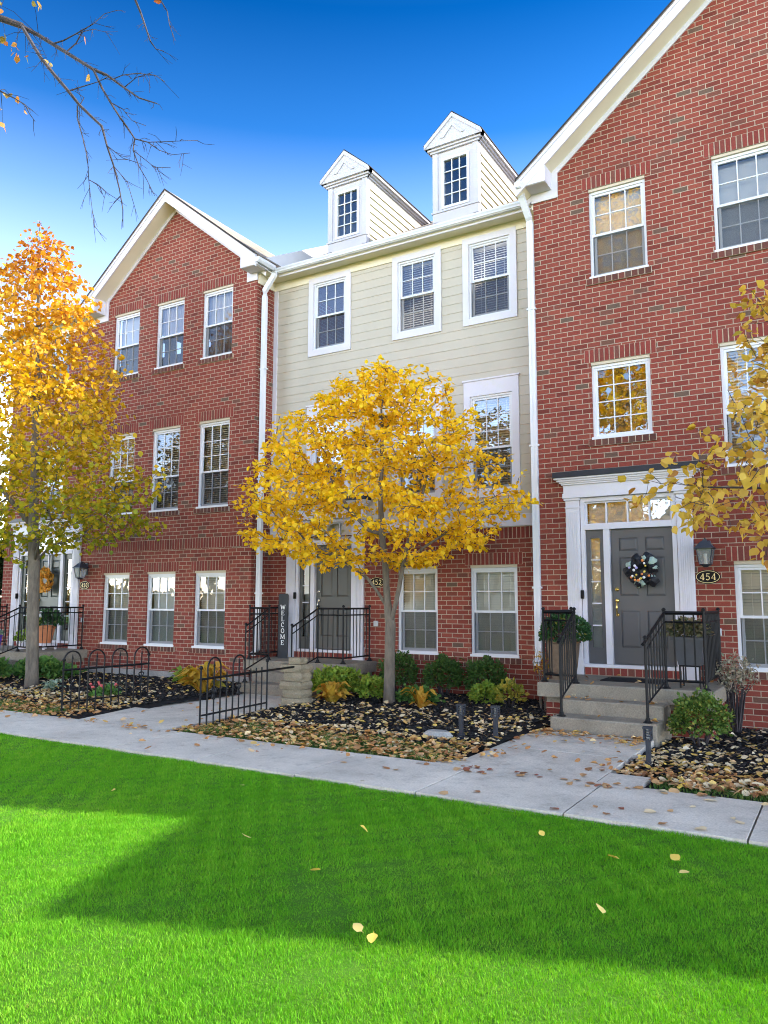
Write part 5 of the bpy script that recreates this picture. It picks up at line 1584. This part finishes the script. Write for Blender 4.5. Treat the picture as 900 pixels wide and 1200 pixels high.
tree('small golden-leaved tree with a forked grey trunk in the middle bed', 'golden_tree', (-6.28,10.67,-.03),
     [(-6.28,10.67,-.05),(-6.28,10.67,.25),(-6.27,10.67,.8),(-6.26,10.67,1.25)],
     [(3, [(-6.30,10.66,1.5),(-6.33,10.66,1.8),(-6.36,10.67,2.2),(-6.42,10.66,2.7),(-6.45,10.66,3.3),(-6.42,10.66,3.9),(-6.40,10.62,4.5)]),
      (3, [(-6.17,10.64,1.5),(-6.08,10.62,1.8),(-6.0,10.60,2.15),(-5.86,10.58,2.6),(-5.66,10.55,3.1),(-5.5,10.5,3.6)]),
      (4, [(-6.46,10.60,1.76),(-6.62,10.55,1.98),(-6.85,10.5,2.14),(-7.25,10.45,2.36),(-7.7,10.42,2.62)]),
      (7, [(-6.62,10.6,2.75),(-6.95,10.5,3.1),(-7.25,10.45,3.6)]),
      (13,[(-5.6,10.50,2.42),(-5.2,10.45,2.62)])],
     env_mid, 2300, drooping(9.6, .084, .06, droop=.35, up=1.3), M['leaf_yellow'], M['bark'], 'autumn trees along the walk', 21, step=.12, tip=.0058, trunk_r=.084, base_r=.105, dk=.19, wob=.015)

# ---- left tree (orange on top, green below)
def env_left(rng, n):
    out = []
    pz = [2.55, 3.0, 3.8, 4.8, 5.8, 6.8, 7.8, 8.5, 9.0]
    pr = [1.3, 2.4, 2.35, 2.0, 1.65, 1.25, .85, .48, .15]
    while len(out) < n:
        z = rng.uniform(2.55, 9.0); R0 = np.interp(z, pz, pr)
        a = rng.uniform(0, 6.283); q = rng.uniform(.1, 1)**.5
        R1 = R0*(1 + .17*math.sin(3*a+z*1.9) + .13*math.sin(5*a-z*3.3))
        x, y = R1*q*math.cos(a), R1*q*math.sin(a)
        if y > 0: y *= .78
        if x < 0: x *= 1.35
        if z < 3.2 and q < .5: continue
        out.append((-13.35 + x, 9.16 + y, z))
    return out
tree('tall street tree turning orange on top and green below, at the left edge', 'maple_tree', (-13.11,9.16,-.03),
     [(-13.08,9.16,-.05),(-13.10,9.16,.3),(-13.16,9.16,1.2),(-13.22,9.16,2.3)],
     [(3, [(-13.3,9.16,3.0),(-13.36,9.16,4.2),(-13.42,9.16,5.6),(-13.5,9.16,7.0),(-13.6,9.16,8.3),(-13.65,9.16,9.25)]),
      (3, [(-12.85,9.0,2.75),(-12.4,8.9,3.05)]),
      (3, [(-12.95,9.3,2.65),(-12.5,9.6,2.80)]),
      (4, [(-13.9,9.0,3.6),(-14.3,8.9,4.0)])],
     env_left, 3300, drooping(8.0, .105, .10), M['leaf_mixed'], M['bark'], 'autumn trees along the walk', 22, step=.16, trunk_r=.112, base_r=.145, dk=.22)

# ---- right tree: sparse pale crown reaching in from the right
def env_right(rng, n):
    out = []
    while len(out) < n:
        if rng.random() < .30:      # the upper, inner part of the crown
            out.append((rng.uniform(-.9, .5), rng.uniform(8.35, 9.3), rng.uniform(3.1, 4.95))); continue
        z = rng.uniform(1.95, 4.9)
        R0 = np.interp(z, [1.9,2.45,2.8,3.2,3.6,4.2,4.9], [2.2,2.7,2.65,2.3,2.0,1.8,1.3])
        a = rng.uniform(0, 6.283); q = rng.uniform(.15, 1)**.6
        x, y = R0*q*math.cos(a), R0*q*math.sin(a)*.8
        if x > 1.3 and rng.random() < .6: continue
        px, py = .9 + x, 7.95 + y
        if z < 2.32 and px < -.72: continue
        # keep the crown under the roof shadow: the lawn beyond it is clear of leaf shade
        zz = z + .25; sx, sy = px - .977*zz, py - .812*zz
        lim = 4.4 + .372*(sx + 4.13) if sx < -4.0 else 2.65 + .38*(sx + 3.74)
        if sy < lim + .2: continue
        out.append((px, py, z - .04*q))
    return out
tree('thin young tree with sparse pale yellow leaves reaching in from the right edge', 'young_tree', (1.15,8.3,-.1),
     [(1.15,8.3,-.15),(1.15,8.3,.3),(1.15,8.28,1.0),(1.13,8.25,1.7)],
     [(3, [(1.1,8.2,2.4),(1.05,8.2,3.2),(1.0,8.4,4.0),(.9,8.6,4.7)]), (4, [(.6,8.1,2.4),(.0,7.9,2.55),(-.6,7.8,2.65),(-1.1,7.7,2.68)]), (5, [(.6,8.3,3.0),(.0,8.5,3.4),(-.35,8.7,3.9)]), (4, [(.9,7.7,2.4),(.5,7.2,2.5),(.1,6.9,2.5)])],
     env_right, 2600, drooping(3.4, .098, .06, droop=.5, up=.9), M['leaf_pale'], M['twig'], 'autumn trees along the walk', 23, step=.12, trunk_r=.06, dk=.2, tip=.003, power=2.6, wob=.012)

# ---- big bare tree whose limbs hang in at the upper left
BR = [
('A', [(-8.011,5.0,8.362),(-7.788,5.078,8.208),(-7.179,5.022,7.716),(-6.663,5.001,7.301),(-6.569,5.105,7.265),(-6.33,5.142,7.055),(-6.007,5.071,6.78),(-5.759,5.094,6.643)], .034),
('A2', [(-6.45,5.105,7.18),(-6.292,5.089,7.152),(-6.027,5.045,7.045),(-5.741,5.034,6.912),(-5.717,5.15,6.9)], .010),
('A3', [(-6.33,5.142,7.055),(-6.101,5.109,7.068),(-5.834,5.085,7.008)], .009),
('B', [(-8.0,5.0,8.35),(-7.101,4.672,7.389),(-6.757,4.61,7.024),(-6.479,4.582,6.729),(-6.422,4.68,6.613),(-6.239,4.71,6.425),(-6.0,4.633,6.216),(-5.935,4.65,6.003),(-5.948,4.752,5.847),(-5.831,4.736,5.569),(-5.685,4.667,5.289),(-5.748,4.729,5.15)], .026),
('B2', [(-6.43,4.66,6.60),(-6.449,4.681,6.479),(-6.27,4.628,6.17),(-6.159,4.609,5.909),(-6.268,4.715,5.781),(-6.27,4.755,5.584),(-6.109,4.687,5.225)], .012),
('C', [(-6.663,5.001,7.301),(-6.594,5.074,7.097),(-6.377,5.015,6.827),(-6.174,4.989,6.563),(-6.185,5.09,6.522),(-6.105,5.123,6.388),(-6.032,5.048,6.198),(-5.96,5.068,6.013),(-5.954,5.172,5.915),(-5.812,5.159,5.695)], .018),
('C2', [(-6.105,5.123,6.388),(-5.865,5.089,6.254),(-5.52,5.045,6.126),(-5.258,5.034,6.045),(-5.222,5.15,6.097)], .010),
('C3', [(-5.865,5.089,6.254),(-5.703,5.097,6.12),(-5.465,5.06,5.978),(-5.229,5.057,5.921)], .007),
('C4', [(-6.377,5.015,6.827),(-6.277,5.097,6.763),(-6.083,5.06,6.547),(-5.871,5.057,6.419)], .009),
('D', [(-7.45,5.03,7.93),(-7.321,5.084,7.959),(-7.014,5.035,7.893),(-6.727,5.019,7.874),(-6.688,5.13,8.058),(-6.537,5.173,8.066)], .013),
('D2', [(-7.179,5.022,7.716),(-7.094,5.084,7.835),(-6.935,5.035,7.875),(-6.722,5.019,7.81),(-6.674,5.13,7.834),(-6.593,5.173,7.79)], .011),
('E', [(-6.479,4.582,6.729),(-6.353,4.697,6.816),(-6.129,4.66,6.747),(-5.991,4.657,6.743)], .009),
('F', [(-6.422,4.68,6.613),(-6.379,4.697,6.688),(-6.479,4.66,6.776),(-6.586,4.657,6.826)], .007),
('G', [(-8.3,4.6,9.6),(-6.9,5.3,8.9),(-6.522,5.4,8.348),(-6.519,5.484,8.239),(-6.375,5.435,7.977),(-6.275,5.419,7.761),(-6.304,5.53,7.75),(-6.223,5.573,7.719)], .022),
('H', [(-6.9,5.3,8.9),(-6.3,5.4,8.5),(-6.115,5.4,8.172),(-6.109,5.497,8.102),(-6.024,5.46,7.877),(-5.923,5.457,7.645)], .014),
('I', [(-8.6,4.1,7.3),(-7.361,4.4,6.937),(-7.255,4.489,6.875),(-6.978,4.445,6.674),(-6.875,4.434,6.533),(-6.948,4.55,6.536)], .014),
('J', [(-5.948,4.752,5.847),(-5.758,4.6,5.711),(-5.689,4.709,5.585),(-5.585,4.685,5.383)], .007),
('K', [(-6.268,4.715,5.781),(-6.119,4.709,5.686),(-5.911,4.685,5.509)], .006),
('L', [(-6.032,5.048,6.198),(-5.773,5.109,5.965),(-5.518,5.085,5.87)], .006),
('M', [(-5.935,4.65,6.003),(-5.769,4.709,5.853),(-5.527,4.685,5.719)], .006),
]
t = thing('bare_tree', 'big leafless tree whose thin limbs hang into the blue sky at upper left', 'tree', (-11.5,2.6,0), 'bare trees by the lawn')
b = MB()
b.tube([(-11.5,2.6,-.1),(-11.45,2.6,.5),(-11.4,2.62,3),(-11.2,2.8,6),(-10.9,3.0,8.5),(-10.7,3.1,11.5),(-10.6,3.2,15)], [.42,.33,.29,.24,.18,.11,.03], 12)
b.tube([(-11.2,2.8,6),(-10.2,3.6,7.6),(-9.0,4.5,8.5),(-8.3,4.85,8.5),(-8.0,5.0,8.36)], [.12,.09,.06,.042,.036], 8)
b.tube([(-10.9,3.0,8.5),(-9.6,4.0,9.8),(-8.3,4.6,9.6)], [.09,.05,.024], 6)
b.tube([(-11.3,2.7,5),(-10.0,3.4,6.8),(-8.6,4.1,7.3)], [.08,.04,.016], 6)
rs = random.Random(12)
TIPS = []
for nm, P, r0 in BR:
    n = len(P); rad = [max(.0030, r0*.78*(1-.8*i/(n-1))) for i in range(n)]
    b.tube(P, rad, 6 if r0 > .012 else 4)
    for i in range(1, n):
        A, B = Vector(P[i-1]), Vector(P[i])
        if A.x < -8.1: continue
        for q in range(max(1, int((B-A).length/.085))):
            s = A.lerp(B, rs.random())
            d = (B-A).normalized() + Vector((rs.uniform(-.9,.9), rs.uniform(-.6,.6), rs.uniform(-1.0,.45)))
            d.normalize(); L = rs.uniform(.06, .26)
            m = s + d*L*.5 + Vector((0,0,rs.uniform(-.02,.02))); e = s + d*L + Vector((rs.uniform(-.03,.03), 0, -.03*rs.random()))
            b.tube([s, m, e], [.0034,.0026,.0016], 3)
            TIPS.append(e)
            if rs.random() < .55:
                d2 = d + Vector((rs.uniform(-.8,.8), rs.uniform(-.5,.5), rs.uniform(-.8,.4))); d2.normalize()
                b.tube([m, m+d2*L*.5], [.0024,.0014], 3)
rng = np.random.default_rng(41)
TW = []
P = []
for k in range(14):
    # short leafy twigs on the limbs near the trunk side
    A = Vector((-8.3,4.85,8.5)).lerp(Vector((-7.75,5.05,8.2)), rs.random()) if k % 3 else Vector((-8.6,4.1,7.3)).lerp(Vector((-7.3,4.42,6.92)), rs.random())
    d = Vector((rs.uniform(-.6,.6), rs.uniform(-.4,.4), rs.uniform(-1,.5))).normalized(); L = rs.uniform(.15,.5)
    m = A + d*L*.6; e = A + d*L + Vector((0,0,-.08))
    TW.append((A, m, e))
    for q in range(3): P.append(tuple(e + Vector((rs.uniform(-.05,.05), rs.uniform(-.05,.05), rs.uniform(-.05,.03)))))
for q in TW: b.tube(q, [.004,.003,.0018], 3)
b.build('trunk', M['twig'], t, False)
P = np.array(P); tp = np.array([tuple(q) for q in rs.sample(TIPS, 4)]); P = np.concatenate([P, tp])
n = len(P)
D = rng.normal(0,.5,(n,3)); D[:,2] -= .8
V, F = leaf_cloud(P, D, rng.normal(0,.7,(n,3)), rng.uniform(.06,.10,n))
mesh_from('crown', V, F, leafmat('last brown leaves', [(0,(.12,.12,.03)),(.4,(.35,.22,.05)),(.75,(.45,.18,.05)),(1,(.28,.07,.04))], .3), t)

# ================================================================== ACROSS THE STREET (seen in the window panes)
M['house_tan'] = paint('tan clapboard', (.34,.27,.19), .7)
src = bpy.data.objects['maple_tree']
OPP = [('very tall orange tree across the street, nearest the 454 house', (-9.0,-11.5,0), 2.35), ('tall yellow tree across the street before the white house', (-35,-13,0), 1.9),
       ('medium autumn tree across the street, beyond the white house', (-46,-16,0), 1.7), ('autumn tree across the street right of the white house', (-13.5,-24,0), 1.2), ('small low autumn tree across the street, in front of the very tall one', (-8.2,-9.6,-.9), 1.05), ('small low autumn tree across the street, facing the middle house door', (-20.5,-10.5,-.9), .95),
       ]
for lab, loc, s in OPP:
    o = src.copy(); COL.objects.link(o); o.location = loc; o.scale = (s, s, s); o.rotation_euler.z = loc[0]
    o['label'] = lab; o['group'] = 'autumn trees across the street'
    for ch in src.children:
        c = ch.copy(); COL.objects.link(c); c.parent = o
    for c in o.children:
        if c.name.startswith('crown'):
            c.data = c.data.copy(); c.data.materials.clear(); c.data.materials.append(M['leaf_far'] if 'leaf_far' in M else M['leaf_yellow'])
def far_house(label, x0, x1, y0, y1, h, roofz, wm=None):
    t = thing('gabled_house', label, 'house', ((x0+x1)/2, y0, 0), 'gabled houses across the street')
    xc = (x0+x1)/2
    m = MB(); m.box(x0, x1, y1, y0, -.1, h)
    m.prism([(x0,h),(x1,h),(xc,roofz)], 'y', y1, y0)
    m.build('wall', wm or M['house_white'], t)
    for sx in (-1, 1):
        xe = xc + sx*((x1-x0)/2+.4); ze = h - .4*(roofz-h)/((x1-x0)/2)
        slab_roof(t, (xe,y0+.3,ze), (xe,y1-.3,ze), (xc,y1-.3,roofz+.02), (xc,y0+.3,roofz+.02), -.12)
    for z in (1.0, 4.0):
        for f in (.2, .5, .8):
            x = x0 + (x1-x0)*f
            if z < 2 and f == .5:
                MB().box(x-.5, x+.5, y0, y0+.05, 0, 2.2).build('door', M['door'], t); continue
            w = MB(); w.box(x-.5, x+.5, y0, y0+.04, z, z+1.5); w.build('window', M['vinyl'], t)
            MB().box(x-.42, x+.42, y0+.041, y0+.05, z+.08, z+1.42).build('pane', M['canopy'], t)
    return t
far_house('white gabled house across the street, facing the middle house', -27, -17, -22, -32, 6.2, 9.8)
far_house('tan gabled house across the street, facing the 454 house', -10, 1, -24, -34, 6.2, 9.8, M['house_tan'])
far_house('white gabled house across the street, facing the left brick house', -43, -33, -24, -34, 6.2, 9.8)

rng = np.random.default_rng(88); n = 5000
xx = rng.uniform(-130, 60, n); top = 2.6 + .8*np.sin(xx*.21) + .5*np.sin(xx*.53+1)
P = np.stack([xx, rng.uniform(-46, -40, n), top*rng.uniform(0,1,n)**.8], 1)
V, F = leaf_cloud(P, rng.normal(0,1,(n,3)), rng.normal(0,1,(n,3))+np.array([0,1,.5]), rng.uniform(.9,1.8,n), simple=True)
tag(mesh_from('far_trees', V, F, leafmat('far autumn foliage', [(0,(.10,.12,.03)),(.4,(.22,.18,.04)),(.8,(.30,.17,.04)),(1,(.16,.09,.03))], .2)), 'distant belt of autumn trees beyond the houses across the street', 'trees', kind='stuff')

# ================================================================== GRASS AND FALLEN LEAVES
def blades(name, areas, dens, h, w, mat, seed, lean=.5, zf=None, vis=True):
    rng = np.random.default_rng(seed); Ps = []
    for (x0, x1, y0, y1) in areas:
        n = int((x1-x0)*(y1-y0)*dens)
        Ps.append(np.stack([rng.uniform(x0,x1,n), rng.uniform(y0,y1,n)], 1))
    P = np.concatenate(Ps)
    if vis:   # only the wedge of lawn the camera and its near neighbours can see
        ang = np.degrees(np.arctan2(-P[:,0], P[:,1])); d = np.hypot(P[:,0], P[:,1])
        P = P[(ang > -12) & (ang < 72) & (d > 1.9)]
        d = np.hypot(P[:,0], P[:,1])
        keep = rng.random(len(P)) < np.clip(5.0/d, .28, 1)**1.1
        P = P[keep]
    n = len(P); d = np.hypot(P[:,0], P[:,1])
    clump = .75 + .25*np.sin(P[:,0]*5.1+1.3*np.sin(P[:,1]*3.3))*np.sin(P[:,1]*4.7+P[:,0]*1.1)
    fine = .85+.3*np.sin(P[:,0]*23)*np.sin(P[:,1]*19)
    H = h*rng.uniform(.55,1.2,n)*clump*fine
    wd = w*np.clip(d/4.5, 1, 2.2)*rng.uniform(.7,1.2,n)
    a = rng.uniform(0, 6.283, n); la = rng.uniform(0, 6.283, n); ll = lean*rng.uniform(.1,1.2,n)*H
    z0 = zf(P) if zf is not None else np.full(n, -.032)
    B0 = np.stack([P[:,0]-wd*np.cos(a), P[:,1]-wd*np.sin(a), z0], 1)
    B1 = np.stack([P[:,0]+wd*np.cos(a), P[:,1]+wd*np.sin(a), z0], 1)
    Mx = P[:,0]+ll*.4*np.cos(la); My = P[:,1]+ll*.4*np.sin(la)
    C0 = np.stack([Mx-wd*.8*np.cos(a), My-wd*.8*np.sin(a), z0+H*.6], 1)
    C1 = np.stack([Mx+wd*.8*np.cos(a), My+wd*.8*np.sin(a), z0+H*.6], 1)
    T = np.stack([P[:,0]+ll*np.cos(la), P[:,1]+ll*np.sin(la), z0+H], 1)
    V = np.stack([B0,B1,C0,C1,T], 1).reshape(-1,3)
    F = (np.arange(n)*5)[:,None,None] + np.array([[0,1,3],[0,3,2],[2,3,4]])[None]
    o = mesh_from(name, V, F.reshape(-1,3), mat)
    return tag(o, kind='stuff')
g = blades('grass', [(-15, 3, 1.2, 5.985)], 20000, .032, .0014, M['grass'], 61, .8)
tag(g, 'short mown green lawn filling the foreground', 'grass')
def bedz(P): return np.array([gz(x, y) for x, y in P]) - .03
g = blades('verge_grass', [(-7.3,-3.75,7.16,8.1), (-1.6,2.0,7.2,7.75), (-13.5,-10.0,7.16,7.9)], 2600, .07, .0022, M['fence_blade'], 62, .9, bedz, False)
V0 = g.data
tag(g, 'patchy grass between the sidewalk and the mulch beds', 'grass')

# mulch chips
rng = np.random.default_rng(63)
Pc = []
for (x0,x1,y0,y1,dn) in ((-7.4,-3.6,8.0,12.2,420),(-1.9,2.2,7.9,11.7,420),(-12,-9.4,8.6,11.7,260)):
    n = int((x1-x0)*(y1-y0)*dn); Pc.append(np.stack([rng.uniform(x0,x1,n), rng.uniform(y0,y1,n)], 1))
Pc = np.concatenate(Pc); n = len(Pc)
Zc = np.array([gz(x,y) for x, y in Pc]) - .02 + .05*np.clip((Pc[:,1]-8.0)/.8,0,1)
c8 = np.array([[x,y,z] for z in (-1,1) for y in (-1,1) for x in (-1,1)], float)*.5
sz = np.stack([rng.uniform(.02,.06,n), rng.uniform(.012,.028,n), rng.uniform(.006,.014,n)], 1)
ya = rng.uniform(0,6.283,n); ti = rng.normal(0,.35,n)
L = c8[None]*sz[:,None,:]; 
X = L[...,0]*np.cos(ti)[:,None]-L[...,2]*np.sin(ti)[:,None]; Z = L[...,0]*np.sin(ti)[:,None]+L[...,2]*np.cos(ti)[:,None]; Y = L[...,1]
W = np.stack([X*np.cos(ya)[:,None]-Y*np.sin(ya)[:,None]+Pc[:,0:1], X*np.sin(ya)[:,None]+Y*np.cos(ya)[:,None]+Pc[:,1:2], Z+Zc[:,None]+.012], -1).reshape(-1,3)
F = (np.arange(n)*8)[:,None,None] + np.array([[0,2,3,1],[4,5,7,6],[0,1,5,4],[1,3,7,5],[3,2,6,7],[2,0,4,6]])[None]
tag(mesh_from('mulch_chips', W, F.reshape(-1,4), M['chip']), 'black shredded mulch covering the planting beds', 'mulch', kind='stuff')

# fallen leaves: every one placed by hand of chance, the nearest 300 as objects of their own
def scatter():
    rng = np.random.default_rng(64); L = []
    def area(x0, x1, y0, y1, n, where, zoff, cond=None):
        k = 0
        while k < n:
            x, y = rng.uniform(x0,x1), rng.uniform(y0,y1)
            if cond and not cond(x, y, rng): continue
            L.append((x, y, zoff(x, y), where)); k += 1
    zb = lambda x, y: gz(x, y) - .01 + .05*min(1, max(0, (y-8.0)/.8))
    z0 = lambda x, y: .006
    # lawn: a handful
    for x, y in ((-3.0,4.75),(-2.15,3.35),(-2.02,3.28),(-1.35,5.05),(-1.02,5.25),(-.92,5.0),(-3.6,4.2),(-5.4,4.6),(-1.9,5.3),(-2.8,3.9),(-1.2,4.2),(-4.6,5.3),(-3.3,5.5)):
        L.append((x, y, .004, 'lawn'))
    area(-13, .2, 6.0, 7.1, 46, 'sidewalk', z0)
    area(-14, .6, 6.8, 7.12, 150, 'sidewalk', z0, lambda x, y, r: r.random() < ((y-6.75)/.37)**2.5)
    area(-3.5, -3.2, 7.3, 9.6, 30, 'walk', z0); area(-2.3, -2.05, 7.5, 9.6, 26, 'walk', z0)
    area(-3.45, -2.1, 7.2, 9.0, 16, 'walk', z0)
    area(-3.45, -2.1, 8.95, 9.6, 150, 'walk', z0, lambda x, y, r: r.random() < ((y-8.9)/.7)**1.5)
    area(-3.3, -2.05, 9.7, 10.0, 6, 'steps', lambda x, y: .18); area(-3.3, -2.05, 10.1, 10.36, 16, 'steps', lambda x, y: .348)
    area(-3.6, -1.6, 10.5, 11.7, 22, 'steps', lambda x, y: .52)
    area(-9.3, -7.6, 7.3, 10.4, 22, 'garden walk', z0)
    # right bed
    area(-2.0, 1.5, 7.3, 8.7, 1700, 'right bed', zb, lambda x, y, r: not (x < -1.62 and y < 7.62))
    area(-2.0, 1.5, 8.6, 11.7, 800, 'right bed', zb, lambda x, y, r: r.random() < .9-.22*(y-8.6))
    # middle bed
    area(-7.4, -3.53, 7.18, 8.35, 1900, 'middle bed', zb)
    area(-7.4, -3.53, 8.2, 10.2, 760, 'middle bed', zb)
    area(-7.4, -3.6, 10.0, 12.2, 130, 'middle bed', zb)
    area(-4.2, -3.35, 9.2, 10.6, 90, 'middle bed', zb)
    # left beds
    area(-15.4, -9.5, 7.2, 8.8, 2600, 'left bed', zb)
    area(-15.4, -9.6, 8.6, 11.6, 700, 'left bed', zb)
    area(-19, -17.7, 7.2, 11.5, 200, 'left bed', zb)
    return L
FL = scatter()
def inframe(p):
    q = Vector(p) - Vector((0,0,1.6)); w = q.dot(_fw)
    if w < .3: return False
    u, v = 903.7*q.dot(_rt2)/w, 903.7*q.dot(_up2)/w
    return abs(u) < 450 and abs(v) < 600
order = sorted(range(len(FL)), key=lambda i: (not inframe(FL[i][:3]), (FL[i][0]**2 + FL[i][1]**2)))
near, rest = order[:300], order[300:]
rs = random.Random(65)
def leaf_mesh(mat, k):
    r = random.Random(k*7+3)
    c1, c2, tw = r.uniform(-.25,.45), r.uniform(-.2,.35), r.uniform(-.3,.3)
    n = 7; V = []
    for i in range(n):
        s = i/(n-1); w = .46*math.sin(math.pi*min(1, s**.8*.96+.02))**.7*(1+.08*math.sin(i*2.3+k)) if i < n-1 else .01
        z = c1*(s-.5)**2
        V += [(-w, s-.5, z+c2*w*w*2+tw*w*(s-.5)+.10*w), (0, s-.5, z), (w, s-.5, z+c2*w*w*2-tw*w*(s-.5)+.10*w)]
    V.append((0,-.5-.28,c1*.3+.02)); 
    F = [(3*i+q, 3*i+q+1, 3*i+q+4, 3*i+q+3) for i in range(n-1) for q in (0,1)] + [(0, len(V)-1, 1)]
    zmin = min(v[2] for v in V); V = [(x, y, z-zmin) for x, y, z in V]
    me = bpy.data.meshes.new('fallen_leaf'); me.from_pydata(V, [], F); me.update()
    me.polygons.foreach_set('use_smooth', np.ones(len(me.polygons), dtype=bool))
    me.materials.append(mat)
    return me
def flat(name, col):
    m = leafmat(name, [(0, tuple(c*.93 for c in col)), (1, tuple(min(1, c*1.07) for c in col))], .12); return m
COLS = {'tan': [(.44,.25,.11),(.50,.31,.15),(.38,.20,.085)], 'brown': [(.25,.115,.05),(.31,.15,.07)], 'yellow': [(.66,.47,.09),(.70,.52,.17)], 'cream': [(.66,.54,.34),(.60,.48,.30)], 'reddish': [(.26,.085,.05),(.32,.12,.07)]}
LM = {c: [leaf_mesh(flat('%s fallen leaf' % c, col), 10*j+k) for j, col in enumerate(v) for k in range(3)] for c, v in COLS.items()}
WHERE = {'lawn': ('lying on the mown lawn', 'fallen leaves on the lawn', ['yellow']), 'sidewalk': ('lying on the concrete sidewalk', 'fallen leaves on the sidewalk', ['tan','brown','reddish','tan','cream']),
         'walk': ('lying on the short walk below the 454 steps', 'fallen leaves on the walk to the 454 door', ['tan','tan','brown','yellow','cream']), 'steps': ('lying on the 454 stoop', 'fallen leaves on the 454 stoop', ['tan','brown','tan','reddish']),
         'garden walk': ('lying on the walk between the iron fences', 'fallen leaves on the garden walk', ['tan','cream','brown']),
         'right bed': ('lying in the bed right of the 454 walk', 'fallen leaves in the right bed', ['tan','tan','tan','brown','cream','yellow']),
         'middle bed': ('lying in the bed round the golden tree', 'fallen leaves in the middle bed', ['tan','cream','yellow','brown','cream','tan']),
         'left bed': ('lying in the bed by the left iron fence', 'fallen leaves in the left bed', ['tan','yellow','brown','tan'])}
for i in near:
    x, y, z, wh = FL[i]; ph, grp, cs = WHERE[wh]
    if wh.endswith('bed') and y > 8.25: cs = ['cream','cream','yellow','tan','tan']
    c = rs.choice(cs)
    o = bpy.data.objects.new('fallen_leaf', rs.choice(LM[c])); COL.objects.link(o)
    s = rs.uniform(.045,.085) if wh in ('middle bed', 'lawn') else rs.uniform(.045,.095)
    o.location = (x, y, z); o.scale = (s*rs.uniform(.8,1.05), s, s)
    k = .12 if wh in ('sidewalk','walk','steps') else .38
    o.rotation_euler = (rs.gauss(0,k), rs.gauss(0,k), rs.uniform(0,6.283))
    if k > .2: o.location.z += .018
    tag(o, 'curled %s fallen leaf %s' % (c, ph), 'fallen leaf', '%s %s' % (c, grp))
rng = np.random.default_rng(66)
pale = lambda p: p[3] in ('middle bed','right bed','left bed') and p[1] > 8.25
for nm, mt, lab, pr in (('leaf_litter', M['fall_mix'], 'dry tan and orange leaves drifted along the bed edges', [FL[i] for i in rest if not pale(FL[i])]),
                        ('leaf_litter', M['fall_pale'], 'pale yellow and cream leaves strewn on the black mulch', [FL[i] for i in rest if pale(FL[i])])):
    n = len(pr)
    P = np.array([p[:3] for p in pr]); P[:,2] += .014
    a = rng.uniform(0,6.283,n)
    D = np.stack([np.cos(a), np.sin(a), rng.normal(0,.22,n)], 1); Nn = np.stack([rng.normal(0,.3,n), rng.normal(0,.3,n), np.ones(n)], 1)
    h = rng.random(n) < .5
    S = .03 + .065*rng.random(n)**.9
    V1, F1 = leaf_cloud(P[h], D[h], Nn[h], S[h], curl=1.2, aspect=.8)
    V2, F2 = leaf_cloud(P[~h], D[~h], Nn[~h], S[~h], curl=-.9, aspect=1.12)
    V = np.concatenate([V1, V2]); F = np.concatenate([F1, F2+len(V1)])
    tag(mesh_from(nm, V, F, mt), lab, 'leaf litter', kind='stuff')
bpy.context.view_layer.update()
